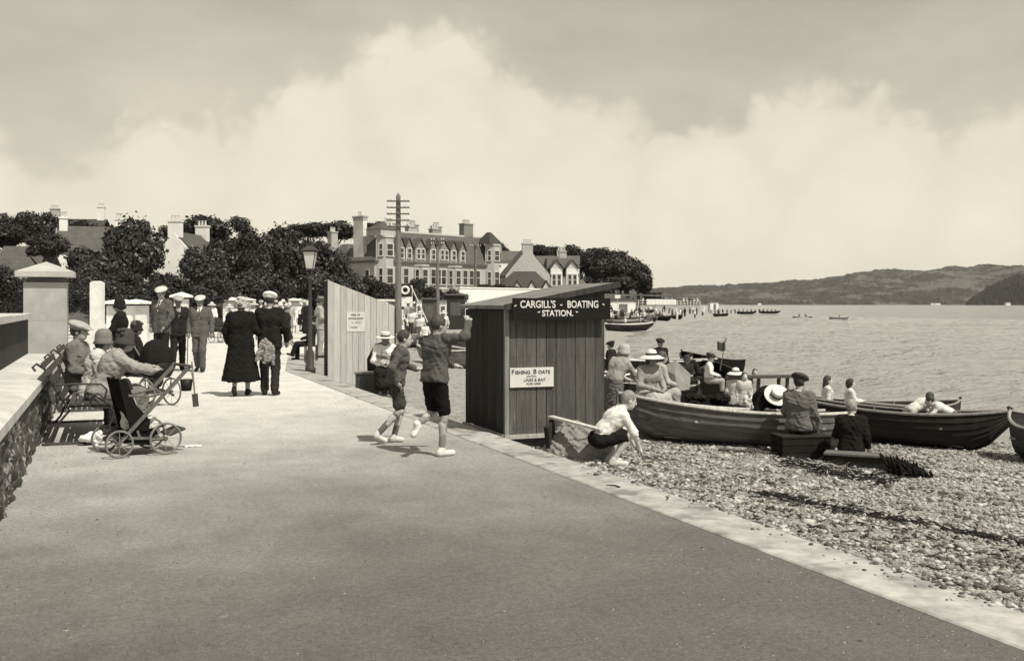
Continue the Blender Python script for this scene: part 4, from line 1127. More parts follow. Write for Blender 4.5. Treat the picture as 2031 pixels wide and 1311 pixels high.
# ================================================================== FIGURES: smooth bodies from distance fields
def V3(p): return np.array(p, dtype=np.float64)
def nrm(v):
    v = np.asarray(v, dtype=np.float64); n = np.linalg.norm(v)
    return v / n if n > 1e-9 else v
class Sdf:
    def __init__(s): s.ops = []
    def rc(s, a, b, ra, rb=None, k=.03, sub=False): s.ops.append(('rc', V3(a), V3(b), ra, ra if rb is None else rb, k, sub)); return s
    def ell(s, c, r, R=None, k=.02, sub=False): s.ops.append(('el', V3(c), V3(r), np.eye(3) if R is None else np.asarray(R), k, sub)); return s
    def cut(s, n, p): s.ops.append(('cut', nrm(n), V3(p))); return s      # keeps the side n points away from
    def mesh(s, h, name, wrinkle=0.0, seed=0):
        lo = np.full(3, 1e9); hi = -lo
        for o in s.ops:
            if o[0] == 'rc' and not o[6]:
                r = max(o[3], o[4]); lo = np.minimum(lo, np.minimum(o[1], o[2]) - r); hi = np.maximum(hi, np.maximum(o[1], o[2]) + r)
            elif o[0] == 'el' and not o[5]:
                r = max(o[2]); lo = np.minimum(lo, o[1] - r); hi = np.maximum(hi, o[1] + r)
        lo -= 3 * h + .02; hi += 3 * h + .02
        n = np.ceil((hi - lo) / h).astype(int) + 1
        d = np.full(n, .3, dtype=np.float32)
        ax = [lo[i] + h * np.arange(n[i]) for i in range(3)]
        def box(a, b):
            i0 = np.maximum(np.floor((a - lo) / h).astype(int), 0); i1 = np.minimum(np.ceil((b - lo) / h).astype(int) + 1, n)
            return tuple(slice(i0[i], i1[i]) for i in range(3))
        for o in s.ops:
            if o[0] == 'cut':
                _, nn, p = o
                f = (ax[0][:, None, None] - p[0]) * nn[0] + (ax[1][None, :, None] - p[1]) * nn[1] + (ax[2][None, None, :] - p[2]) * nn[2]
                np.maximum(d, f.astype(np.float32), out=d); continue
            if o[0] == 'rc':
                _, a, b, ra, rb, k, sub = o
                m = max(ra, rb) + k + 3 * h
                sl = box(np.minimum(a, b) - m, np.maximum(a, b) + m)
                X, Y, Z = ax[0][sl[0]][:, None, None] - a[0], ax[1][sl[1]][None, :, None] - a[1], ax[2][sl[2]][None, None, :] - a[2]
                ba = b - a; L2 = max(float(ba @ ba), 1e-9)
                t = np.clip((X * ba[0] + Y * ba[1] + Z * ba[2]) / L2, 0, 1)
                e = np.sqrt((X - ba[0] * t) ** 2 + (Y - ba[1] * t) ** 2 + (Z - ba[2] * t) ** 2) - (ra + (rb - ra) * t)
            else:
                _, c, r, R, k, sub = o
                m = max(r) + k + 3 * h
                sl = box(c - m, c + m)
                X, Y, Z = ax[0][sl[0]][:, None, None] - c[0], ax[1][sl[1]][None, :, None] - c[1], ax[2][sl[2]][None, None, :] - c[2]
                q = [(X * R[0, i] + Y * R[1, i] + Z * R[2, i]) for i in range(3)]
                k0 = np.sqrt((q[0] / r[0]) ** 2 + (q[1] / r[1]) ** 2 + (q[2] / r[2]) ** 2)
                k1 = np.sqrt((q[0] / r[0] ** 2) ** 2 + (q[1] / r[1] ** 2) ** 2 + (q[2] / r[2] ** 2) ** 2)
                e = k0 * (k0 - 1) / np.maximum(k1, 1e-6)
            e = e.astype(np.float32); cur = d[sl]
            if sub:
                d[sl] = np.maximum(cur, -e)
            else:
                hh = np.maximum(k - np.abs(cur - e), 0) / max(k, 1e-6)
                d[sl] = np.minimum(cur, e) - hh * hh * k * .25
        if wrinkle:
            X, Y, Z = ax[0][:, None, None] + seed, ax[1][None, :, None], ax[2][None, None, :]
            w = .7 * np.sin(15 * X + 4 * np.sin(11 * Z + seed) + 6 * Y) * np.sin(13 * Z + 5 * Y + 3 * np.sin(9 * X)) + np.sin(31 * X + 9 * np.sin(17 * Z) + 13 * Y) * np.sin(24 * Z + 11 * X + 5 * np.sin(19 * Y)) + .6 * np.sin(53 * Z + 37 * Y + 4 * np.sin(29 * X))
            d += (wrinkle * w).astype(np.float32)
        d[0] = d[-1] = .1; d[:, 0] = d[:, -1] = .1; d[:, :, 0] = d[:, :, -1] = .1
        return surface_nets(d, lo, h, name)
def surface_nets(d, lo, h, name):
    ins = d < 0
    nx, ny, nz = d.shape
    c = [(i, j, k) for i in (0, 1) for j in (0, 1) for k in (0, 1)]
    cnt = np.zeros((nx - 1, ny - 1, nz - 1), np.int8)
    for (i, j, k) in c: cnt += ins[i:nx - 1 + i, j:ny - 1 + j, k:nz - 1 + k]
    act = (cnt > 0) & (cnt < 8)
    I = np.argwhere(act)
    vid = np.full(act.shape, -1, np.int32); vid[act] = np.arange(len(I))
    D = np.stack([d[I[:, 0] + i, I[:, 1] + j, I[:, 2] + k] for (i, j, k) in c], 1)
    P = np.zeros((len(I), 3)); W = np.zeros(len(I))
    ca = np.array(c, dtype=np.float64)
    for a in range(8):
        for b in range(a + 1, 8):
            if np.abs(ca[a] - ca[b]).sum() != 1: continue
            da, db = D[:, a], D[:, b]
            m = (da < 0) != (db < 0)
            t = np.where(m, da / np.where(m, da - db, 1), 0)
            P += np.where(m[:, None], ca[a] + (ca[b] - ca[a]) * t[:, None], 0); W += m
    P = (I + P / np.maximum(W, 1)[:, None]) * h + lo
    F = []
    for axn in range(3):
        sl0 = [slice(None)] * 3; sl1 = [slice(None)] * 3
        sl0[axn] = slice(0, -1); sl1[axn] = slice(1, None)
        A_, B_ = ins[tuple(sl0)], ins[tuple(sl1)]
        E = np.argwhere(A_ != B_)
        if not len(E): continue
        u, v = (axn + 1) % 3, (axn + 2) % 3
        E = E[(E[:, u] > 0) & (E[:, v] > 0)]
        fl = A_[E[:, 0], E[:, 1], E[:, 2]]
        q = []
        for (du, dv) in ((1, 1), (0, 1), (0, 0), (1, 0)):
            e = E.copy(); e[:, u] -= du; e[:, v] -= dv
            q.append(vid[e[:, 0], e[:, 1], e[:, 2]])
        q = np.stack(q, 1)
        q[~fl] = q[~fl][:, ::-1]
        F.append(q)
    me = np_mesh(name, P, np.concatenate(F))
    return me

# ---- skeletons (height 1.72; x right, y ahead, z up)
def base_pose():
    J = dict(pel=(0, 0, .96), chest=(0, .0, 1.29), neck=(0, -.015, 1.45), head=(0, .02, 1.60))
    for s, n in ((-1, 'L'), (1, 'R')):
        J['sh' + n] = (s * .175, -.005, 1.405); J['el' + n] = (s * .235, -.03, 1.13); J['wr' + n] = (s * .235, .05, .89); J['ha' + n] = (s * .232, .075, .81)
        J['hip' + n] = (s * .09, 0, .93); J['kn' + n] = (s * .095, .02, .5); J['an' + n] = (s * .1, -.03, .085); J['to' + n] = (s * .125, .12, .035)
    return J
def pose(**kw):
    J = base_pose(); J.update(kw); return J
def walk(st=.22, lead='L', arms=True):
    J = base_pose(); o = 'R' if lead == 'L' else 'L'
    s = -1 if lead == 'L' else 1
    J['kn' + lead] = (s * .09, .15, .52); J['an' + lead] = (s * .09, st, .09); J['to' + lead] = (s * .1, st + .15, .06)
    J['kn' + o] = (-s * .09, .02, .5); J['an' + o] = (-s * .09, -st, .14); J['to' + o] = (-s * .1, -st + .12, .03)
    if arms:
        J['el' + o] = (-s * .24, .02, 1.13); J['wr' + o] = (-s * .22, .18, .93); J['ha' + o] = (-s * .21, .23, .86)
        J['el' + lead] = (s * .24, -.12, 1.14); J['wr' + lead] = (s * .24, -.1, .9); J['ha' + lead] = (s * .24, -.08, .82)
    return J
def sit(lean=0.0, seat=.46, knee=.42, arms='lap', feet=0.0):
    J = base_pose(); dz = .93 - (seat + .09)
    c, s_ = math.cos(lean), math.sin(lean)
    for k in list(J):
        x, y, z = J[k]
        if k[:2] in ('kn', 'an', 'to', 'hi'): continue
        zz = z - .93; J[k] = (x, y * c + zz * s_, seat + .09 + zz * c - y * s_)
    for s, n in ((-1, 'L'), (1, 'R')):
        J['hip' + n] = (s * .09, 0, seat + .08); J['kn' + n] = (s * .11, knee, seat + .06); J['an' + n] = (s * .11, knee + feet, .09); J['to' + n] = (s * .13, knee + feet + .15, .035)
        if arms == 'lap':
            shy, shz = J['sh' + n][1], J['sh' + n][2]
            J['el' + n] = (s * .25, shy + .05, shz - .27); J['wr' + n] = (s * .1, shy + .25 + .05, seat + .22); J['ha' + n] = (s * .04, shy + .33, seat + .2)
    return J
def person(label, loc, H, rz, J, o, vox=.011, group=None, name='person', girth=1.0, look=None, headup=None, hs=None, cat='person', seed=0):
    """a clothed figure: one body mesh, its garments, hat and hair as children"""
    s = H / 1.72; g = s * girth
    hs = (hs or (1.0 if H > 1.55 else 1.0 + (1.55 - H) * .28)) * s
    P = {k: V3(v) * s for k, v in J.items()}
    e = empty(name, loc, rz); tag(e, label, cat, group)
    near = vox < .016
    cv = vox * 1.15
    up = nrm(headup if headup is not None else P['head'] - P['neck'] + V3((0, -.02, .25)) * s)
    fw = V3(look if look is not None else (0, 1, 0)); fw = nrm(fw - up * (fw @ up)); rt = np.cross(fw, up)
    R = np.stack([rt, fw, up], 1)
    hc = P['head']
    def hp(x, y, z): return hc + R @ (V3((x, y, z)) * hs)
    latC = nrm(P['shR'] - P['shL']); latP = nrm(P['hipR'] - P['hipL'])
    waist = P['pel'] * .58 + P['chest'] * .42
    fwdC = nrm(np.cross(P['neck'] - P['pel'], latC)) * -1
    if fwdC @ V3((0, 1, 0)) < 0 and abs(fwdC[1]) > .2: fwdC = -fwdC
    def torso(S, inf=0.0, k=.05):
        for q in (-1, 1):
            S.rc(P['pel'] + latP * q * .07 * g, waist + latC * q * .06 * g, .106 * g + inf, .092 * g + inf, k)
            S.rc(waist + latC * q * .06 * g, P['chest'] + latC * q * .08 * g, .092 * g + inf, .108 * g + inf, k)
            S.rc(P['neck'] - (P['neck'] - P['chest']) * .15 , P['sh' + 'LR'[q > 0]] * .96 + P['chest'] * .04, .055 * g + inf, .058 * g + inf, k)
        S.rc(P['chest'] - latC * .08 * g, P['chest'] + latC * .08 * g, .108 * g + inf, None, k)
    def arm(S, n, inf=0.0, to=1.0, k=.03):
        a, b, c = P['sh' + n], P['el' + n], P['wr' + n]
        S.rc(a, b, .053 * g + inf, .042 * g + inf, k)
        if to > .5: S.rc(b, b + (c - b) * (to - .5) * 2, .042 * g + inf, (.031 if to > .9 else .036) * g + inf, k)
    # ---- body
    B = Sdf(); torso(B)
    for n in 'LR':
        arm(B, n)
        B.rc(P['hip' + n], P['kn' + n], .082 * g, .055 * g, .04); B.rc(P['kn' + n], P['an' + n], .054 * g, .034 * g, .03)
        cm = P['kn' + n] * .7 + P['an' + n] * .3
        B.rc(cm + (P['an' + n] - P['to' + n]) * V3((1, 1, 0)) * .12, cm * .6 + P['an' + n] * .4, .048 * g, .036 * g, .03)
        B.rc(P['an' + n] + V3((0, 0, -.03)) * s, P['to' + n], .036 * s, .03 * s, .02)
        d = nrm(P['ha' + n] - P['wr' + n]); sd = nrm(np.cross(d, V3((0, 0, 1)) if abs(d[2]) < .8 else V3((1, 0, 0)) if False else V3((0, 1, 0)))); pn = np.cross(sd, d)
        if near:
            ha = P['wr' + n] + d * .075 * s
            B.rc(P['wr' + n], P['wr' + n] + d * .05 * s, .027 * s, .03 * s, .015)
            for i, (off, ln) in enumerate(((-.027, .055), (-.009, .068), (.009, .066), (.026, .05))):
                b0 = P['wr' + n] + d * .05 * s + sd * off * s; b1 = ha + d * ln * .45 * s + sd * off * 1.05 * s; b2 = b1 + (d * .65 - pn * .75) * ln * .55 * s
                B.rc(b0, b1, .0105 * s, .0095 * s, .006); B.rc(b1, b2, .0095 * s, .008 * s, .004)
            t0 = P['wr' + n] + d * .02 * s + sd * .02 * s; t1 = t0 + (d * .5 + sd * .8) * .045 * s
            B.rc(t0, t1, .013 * s, .011 * s, .008); B.rc(t1, t1 + (d * .9 - pn * .2) * .035 * s, .011 * s, .009 * s, .004)
        else:
            B.rc(P['wr' + n], P['ha' + n], .03 * s, .034 * s, .02)
    B.rc(P['neck'] - V3((0, 0, .02)) * s, hp(0, -.02, -.06), .052 * g, .05 * hs, .025)
    B.ell(hp(0, -.008, .025), V3((.074, .095, .098)) * hs, R, .02); B.ell(hp(0, .03, -.05), V3((.056, .062, .066)) * hs, R, .03)
    if vox < .03:
        B.rc(hp(0, .085, .012), hp(0, .108, -.024), .011 * hs, .015 * hs, .012)
        for q in (-1, 1):
            B.ell(hp(q * .074, -.005, -.005), V3((.012, .022, .032)) * hs, R, .006)
            B.ell(hp(q * .032, .1, .01), V3((.018, .02, .012)) * hs, R, 0, True)
            B.ell(hp(q * .031, .086, .009), V3((.013, .012, .010)) * hs, R, .003)
        B.ell(hp(0, .1, -.062), V3((.024, .014, .006)) * hs, R, 0, True)
    bm = link('body', B.mesh(vox, 'body'), G(o.get('skin', .34), 'skin'), e, True)
    if vox < .0125:
        for q in (-1, 1):
            link('eye', Sdf().ell(hp(q * .032, .09, .012), V3((.013, .01, .006)) * hs, R).mesh(.004, 'eye'), G(.03, 'paint'), e, True)
            link('eyebrow', Sdf().rc(hp(q * .016, .099, .03), hp(q * .05, .088, .033), .004 * hs, .003 * hs).mesh(.004, 'brow'), G(.05, 'hair'), e, True)
        link('mouth', Sdf().rc(hp(-.018, .092, -.061), hp(.018, .092, -.061), .004 * hs).mesh(.004, 'mouth'), G(.12, 'skin'), e, True)
    # ---- legwear
    lw = o.get('legs', ('trousers', .08))
    if lw[0] in ('trousers', 'shorts'):
        S = Sdf()
        for q in (-1, 1): S.rc(P['pel'] + latP * q * .065 * g, waist * .4 + P['pel'] * .6 + latC * q * .06 * g, .118 * g, .105 * g, .05)
        for n in 'LR':
            if lw[0] == 'trousers':
                S.rc(P['hip' + n], P['kn' + n], .1 * g, .078 * g, .04)
                S.rc(P['kn' + n], P['an' + n] + (P['kn' + n] - P['an' + n]) * .05, .078 * g, .068 * g, .03)
            else:
                f = lw[2] if len(lw) > 2 else .82
                S.rc(P['hip' + n], P['hip' + n] * (1 - f) + P['kn' + n] * f, .1 * g, .092 * g, .035)
                # cut each leg square
        link(lw[0], S.mesh(cv, lw[0], .005 if near else .002, seed), G(lw[1]), e, True)
    elif lw[0] == 'skirt':
        S = Sdf(); hem = lw[2] if len(lw) > 2 else .42
        fl = lw[3] if len(lw) > 3 else .2
        if lw[0] == 'skirt' and P['knL'][2] < P['hipL'][2] - .2 * s:      # standing
            ctr = (P['anL'] + P['anR']) / 2 * .7 + (P['hipL'] + P['hipR']) / 2 * .3
            bot = V3((ctr[0], ctr[1], hem * s))
            for q in (-1, 1):
                S.rc(P['pel'] + latP * q * .06 * g + V3((0, 0, .04)) * s, bot + latP * q * .09 * g, .115 * g, fl * .72 * s, .08)
            for n in 'LR': S.rc(P['hip' + n], P['kn' + n], .11 * g, .1 * g, .06)
            S.cut((0, 0, -1), (0, 0, hem * s))
        else:
            for n in 'LR':
                S.rc(P['hip' + n], P['kn' + n], .12 * g, .1 * g, .09); S.rc(P['kn' + n], P['kn' + n] * .35 + P['an' + n] * .65, .1 * g, .12 * g, .09)
            S.rc((P['hipL'] + P['hipR']) / 2, (P['knL'] + P['knR']) / 2, .12 * g, .09 * g, .08)
            S.rc(P['pel'], waist, .13 * g, .11 * g, .06)
        link('skirt', S.mesh(cv, 'skirt', .006 if near else .002, seed), G(lw[1]), e, True)
    # ---- top
    tp = o.get('top', ('jacket', .1))
    S = Sdf(); kind = tp[0]
    inf = {'jacket': .022, 'coat': .024, 'blouse': .014, 'jumper': .017, 'shirt': .012}[kind] * s
    torso(S, inf)
    for n in 'LR': arm(S, n, inf * .85, tp[2] if len(tp) > 2 else .97)
    if kind == 'jacket':
        hd = nrm(P['pel'] - waist)
        dn = hd * .13 * s if abs(hd[2]) > .5 else hd * .03 * s
        if abs(P['knL'][2] - P['hipL'][2]) < .2 * s: dn = dn * .45
        for q in (-1, 1): S.rc(P['pel'] + latP * q * .07 * g, P['pel'] + latP * q * .075 * g + dn, .122 * g, .128 * g, .04)
        S.cut(hd, P['pel'] + dn + hd * .03 * s)
    elif kind == 'coat':
        hem = o.get('hem', .34); bot = V3((P['pel'][0], (P['anL'][1] + P['anR'][1]) / 2 * .6 + P['pel'][1] * .4, hem * s))
        for q in (-1, 1): S.rc(P['pel'] + latP * q * .065 * g, bot + latP * q * .1 * g, .122 * g, .23 * s, .08)
        S.cut((0, 0, -1), (0, 0, hem * s))
    elif kind in ('jumper', 'blouse', 'shirt'):
        if kind == 'jumper':
            for q in (-1, 1): S.rc(P['pel'] * .8 + waist * .2 + latP * q * .068 * g, P['pel'] + nrm(P['pel'] - waist) * .05 * s + latP * q * .07 * g, .12 * g, .132 * g, .04)
        hd = nrm(P['pel'] - waist); S.cut(hd, P['pel'] + hd * (.06 if kind == 'jumper' else -.02) * s)
    if o.get('vee') is not None:
        a = P['neck'] + fwdC * .06 * s + V3((0, 0, .02)) * s; b = waist + fwdC * .14 * g + (P['chest'] - waist) * .35
        S.rc(a, b, .058 * s, .012 * s, 0, True)
        I2 = Sdf(); torso(I2, .008 * s); I2.rc(P['neck'], hp(0, -.01, -.085), .06 * g, .055 * hs, .02); I2.cut(-fwdC, P['chest'] - fwdC * .02 * s)
        sh = link('shirt', I2.mesh(cv, 'shirt'), G(o['vee']), e, True)
        if o.get('tie') is not None:
            t_ = Sdf(); t0 = P['neck'] + fwdC * .075 * s - V3((0, 0, .015)) * s; t1 = P['chest'] + fwdC * (.128 * g)
            t_.rc(t0, t1, .012 * s, .017 * s, .01); link('tie', t_.mesh(min(cv, .012), 'tie'), G(o['tie']), e, True)
    else:
        S.ell(P['neck'] + V3((0, 0, .04)) * s + fwdC * .02 * s, V3((.075, .07, .05)) * g, None, 0, True) if kind in ('blouse', 'shirt') else None
        if o.get('collar') is not None:
            C2 = Sdf(); nd = nrm(hp(0, -.02, -.06) - P['neck'])
            for a in np.linspace(0, 2 * math.pi, 9)[:-1]:
                u = latC * math.cos(a) + np.cross(nd, latC) * math.sin(a); a2 = a + math.pi / 4; u2 = latC * math.cos(a2) + np.cross(nd, latC) * math.sin(a2)
                C2.rc(P['neck'] + u * .062 * g + nd * .015 * s, P['neck'] + u2 * .062 * g + nd * .015 * s, .02 * s, None, .01)
            link('collar', C2.mesh(cv, 'collar'), G(o['collar']), e, True)
    link(kind, S.mesh(cv, kind, (.0055 if kind in ('jacket', 'coat', 'jumper') else .0038) if near else .003, seed + 3), G(tp[1]), e, True)
    # ---- stockings and shoes
    if o.get('socks') is not None:
        for n in 'LR':
            S = Sdf(); top = P['kn' + n] * .8 + P['an' + n] * .2
            S.rc(top, P['an' + n], .056 * g, .042 * g, .02); link('sock', S.mesh(cv, 'sock', .002), G(o['socks']), e, True)
    if o.get('shoes', .03) is not None:
        for n in 'LR':
            S = Sdf(); a = P['an' + n]; t = P['to' + n]; bk = a + nrm((a - t) * V3((1, 1, .4))) * .03 * s - V3((0, 0, .045)) * s
            S.rc(bk, t, .042 * s, .038 * s, .02); S.rc(a + V3((0, 0, .01)) * s, bk, .044 * s, .04 * s, .02)
            if abs(t[2] - .035 * s) < .02: S.cut((0, 0, -1), (0, 0, .002))
            link('shoe', S.mesh(min(cv, .03), 'shoe'), G(o.get('shoes', .03), 'paint'), e, True)
    # ---- hair and hat
    hr = o.get('hair')
    if hr:
        S = Sdf(); S.ell(hp(0, -.018, .032), V3((.084, .1, .105)) * hs, R, .01)
        if hr[1] == 'bob': S.ell(hp(0, -.045, -.035), V3((.088, .07, .085)) * hs, R, .03)
        if hr[1] == 'bun': S.ell(hp(0, -.1, -.01), V3((.045, .045, .045)) * hs, R, .02); S.ell(hp(0, -.04, -.02), V3((.08, .065, .06)) * hs, R, .03)
        if hr[1] == 'long':
            S.ell(hp(0, -.05, -.06), V3((.085, .065, .13)) * hs, R, .03); S.rc(hp(0, -.07, -.1), hp(0, -.09, -.26), .06 * hs, .03 * hs, .03)
        S.ell(hp(0, .085, -.03), V3((.066, .09, .088)) * hs, R, 0, True); S.cut(-R[:, 2], hp(0, 0, -.07 if hr[1] == 'short' else -.3))
        link('hair', S.mesh(min(cv, .02) if near else cv, 'hair', .002), G(hr[0], 'hair'), e, True)
    ht_ = o.get('hat')
    if ht_:
        kd, hv = ht_[0], ht_[1]
        M = Matrix(((R[0, 0], R[0, 1], R[0, 2], hc[0]), (R[1, 0], R[1, 1], R[1, 2], hc[1]), (R[2, 0], R[2, 1], R[2, 2], hc[2]), (0, 0, 0, 1)))
        SC = Matrix.Scale(hs, 4)
        ns = 24 if near else 12
        if kd == 'cap':
            S = Sdf(); tl = .32
            Rt = R @ np.array([[1, 0, 0], [0, math.cos(tl), math.sin(tl)], [0, -math.sin(tl), math.cos(tl)]])
            S.ell(hp(0, .0, .085), V3((.124, .148, .056)) * hs, Rt, .02); S.ell(hp(0, -.01, .06), V3((.088, .108, .05)) * hs, R, .03)
            S.ell(hp(0, .118, .045), V3((.075, .062, .012)) * hs, Rt, .012)
            S.cut(-R[:, 2], hp(0, 0, .028))
            link('cap', S.mesh(min(cv, .02), 'cap', .002), G(hv), e, True)
        elif kd == 'boater':
            h_ = MB().lathe([(.09, .04), (.19, .03), (.195, .036), (.19, .042), (.098, .05), (.094, .135), (.085, .145), (.0, .148)], ns, M @ SC, capt=False).build('straw_hat', G(hv, 'straw'), e, False)
            MB().lathe([(.099, .052), (.1, .088), (.094, .088), (.094, .052)], ns, M @ SC, capb=False, capt=False).build('hat_band', G(ht_[2] if len(ht_) > 2 else .03), h_)
        elif kd == 'sun':
            h_ = MB().lathe([(.08, .045), (.15, .035), (.215, .0), (.222, .004), (.215, .012), (.15, .05), (.1, .062), (.092, .11), (.07, .15), (.03, .165), (0, .167)], ns, M @ SC @ T(0, -.01, 0, rx=.12), capt=False).build('sun_hat', G(hv, 'straw'), e, True)
            MB().lathe([(.104, .062), (.1, .095), (.092, .095), (.095, .062)], ns, M @ SC @ T(0, -.01, 0, rx=.12), capb=False, capt=False).build('hat_band', G(ht_[2] if len(ht_) > 2 else .04), h_)
        elif kd == 'cloche':
            h_ = MB().lathe([(.1, -.0), (.125, -.035), (.13, -.03), (.108, .01), (.106, .06), (.098, .11), (.07, .148), (.03, .16), (0, .162)], ns, M @ SC @ T(0, -.012, .0, rx=.1), capt=False).build('cloche_hat', G(hv), e, True)
            if len(ht_) > 2:
                fl = Sdf(); rg = random.Random(seed)
                for i in range(11):
                    a = rg.uniform(0, 6.28); z = rg.uniform(.03, .13)
                    fl.ell(hp(.1 * math.cos(a), -.012 + .1 * math.sin(a), z), V3((.03, .03, .026)) * hs, R, .012)
                link('hat_trim', fl.mesh(min(cv, .014), 'trim', .004), G(ht_[2]), e, True)
        elif kd == 'trilby':
            h_ = MB().lathe([(.09, .045), (.15, .03), (.17, .045), (.174, .052), (.15, .04), (.1, .056), (.1, .1), (.088, .15), (.05, .158), (0, .145)], ns, M @ SC, capt=False).build('felt_hat', G(hv), e, True)
            MB().lathe([(.102, .058), (.103, .085), (.096, .085), (.096, .058)], ns, M @ SC, capb=False, capt=False).build('hat_band', G(.03), h_)
    return e
def face(deg): return -YAW - math.radians(deg)

# ================================================================== BOATS
def hull_fns(Lb, beam, dep, sw=.55):
    def b(t):
        if t > .45: return beam / 2 * max(0.0, 1 - ((t - .45) / .55) ** 2.3)
        return beam / 2 * (1 - (1 - sw) * ((.45 - t) / .45) ** 2)
    def k(t): return dep * (.10 * ((t - .45) / .45) ** 2 if t < .45 else .02 + 0.0) + (dep * .75 * ((t - .78) / .22) ** 2.2 if t > .78 else 0) if t > .45 or t < .45 else 0
    def sh(t): return dep * (.86 + .12 * ((.45 - t) / .45) ** 2 if t < .45 else .86 + .24 * ((t - .45) / .55) ** 2)
    def sec(t, u, out=0.0):
        y = b(t) * math.sin(u * math.pi / 2) ** .72 + out * min(1, u * 4 + .2)
        return Vector(((t - .5) * Lb, y, k(t) + (sh(t) - k(t)) * u ** 1.55))
    return b, k, sh, sec
def boat(label, loc, rz, Lb=4.2, beam=1.35, dep=.56, hullv=.06, railv=.4, insv=.2, group=None, roll=0.0, pitch=0.0, strakes=7, lod=0, sw=.55, oars=0):
    e = empty('rowing_boat', loc, 0); tag(e, label, 'boat', group)
    e.rotation_euler = (roll, pitch, rz)
    b, k, sh, sec = hull_fns(Lb, beam, dep, sw)
    hm = mat('boat_hull_%g' % hullv, hullv, .45, 3, .62, .004, 30, stretch=(.5, 4, 6), spec=.1, rand=.15)
    ns = 13 if lod == 0 else 7
    tt = [i / (ns - 1) for i in range(ns)]
    us = [((i / strakes)) for i in range(strakes + 1)]
    if lod == 0:
        for sgn in (-1, 1):
            for i in range(strakes):
                u0, u1 = us[i], min(1.0, us[i + 1] + .03)
                v = []
                for t in tt:
                    for (u, o_) in ((u0, .02), (u1, .003), (u1, -.014), (u0, .004)):
                        p = sec(t, max(u, .004), o_); v.append((p.x, sgn * max(p.y, .0), p.z))
                f = []
                for j in range(ns - 1):
                    for c in range(4):
                        a, b2 = j * 4 + c, j * 4 + (c + 1) % 4
                        f.append((a, b2, b2 + 4, a + 4))
                f += [(0, 1, 2, 3), tuple((ns - 1) * 4 + c for c in (3, 2, 1, 0))]
                MB().add(v, f).build('plank', hm, e)
    else:
        v = []; uu = (0.004, .25, .5, .75, 1)
        for t in tt:
            for sgn in (1, -1):
                for u in (uu if sgn > 0 else uu):
                    p = sec(t, u, .01); v.append((p.x, sgn * p.y, p.z))
        f = []
        for j in range(ns - 1):
            for sgn in (0, 1):
                for c in range(4):
                    a = j * 10 + sgn * 5 + c; f.append((a, a + 1, a + 11, a + 10))
        me = bpy.data.meshes.new('hull'); me.from_pydata(v, [], f); me.update()
        link('hull', me, hm, e, True)
    # transom, stem, keel, rails, thwarts
    poly = [sec(0, u) for u in (1, .8, .6, .4, .2, .01)]
    v = [(p.x - .015, p.y, p.z) for p in poly] + [(p.x - .015, -p.y, p.z) for p in reversed(poly)]
    n = len(v); v += [(x + .035, y, z) for x, y, z in v]
    MB().add(v, [tuple(range(n)), tuple(reversed(range(n, 2 * n)))] + [(i, (i + 1) % n, (i + 1) % n + n, i + n) for i in range(n)]).build('transom', hm, e)
    st = [sec(1, u) + Vector((.012, 0, 0)) for u in (.0, .3, .6, .9, 1.0)]; st = [Vector((p.x, 0, p.z)) for p in st]
    st.append(st[-1] + Vector((.03, 0, .07)))
    kl = [Vector((sec(t, 0).x, 0, sec(t, 0).z - .015)) for t in tt if t <= 1]
    MB().tube(kl + st[1:], .028, 6).build('keel_and_stem', hm, e)
    rm = G(railv, 'wood')
    for sgn in (-1, 1):
        pts = [sec(t, 1, .018) for t in tt]
        MB().tube([(p.x, sgn * p.y, p.z + .01) for p in pts], .024 if lod == 0 else .04, 6).build('gunwale', rm, e)
    im = G(insv, 'wood')
    for t in (.14, .4, .66):
        w = b(t) * .93; z = k(t) + (sh(t) - k(t)) * .66; x = (t - .5) * Lb
        MB().box(x - .11, x + .11, -w, w, z - .03, z).build('thwart', im, e)
    if lod == 0:
        MB().box(-Lb * .34, Lb * .3, -beam * .2, beam * .2, dep * .13, dep * .15).build('floor_boards', im, e)
        for t in (.2, .35, .5, .65, .78):
            MB().tube([(sec(t, u, -.02).x, -sec(t, u, -.02).y, sec(t, u, -.02).z + .012) for u in (1, .8, .6, .4, .2, .05)] + [(sec(t, u, -.02).x, sec(t, u, -.02).y, sec(t, u, -.02).z + .012) for u in (.05, .2, .4, .6, .8, 1)], .016, 5).build('rib', im, e)
    return e
def boat_between(label, pa, pb, beam=1.35, dep=.56, raise_=0.0, **kw):
    """boat lying between two ground pixels, bow at the second; long enough to span them"""
    a, _ = hit(*pa); c, _ = hit(*pb)
    Lb = (Vector((c.x, c.y, 0)) - Vector((a.x, a.y, 0))).length
    m = (a + c) / 2
    pitch = -math.atan2(c.z - a.z, Lb)
    return boat(label, (m.x, m.y, min(a.z, c.z) * .5 + m.z * .5 + .03 + raise_), math.atan2(c.y - a.y, c.x - a.x), Lb, beam, dep, pitch=pitch, **kw)
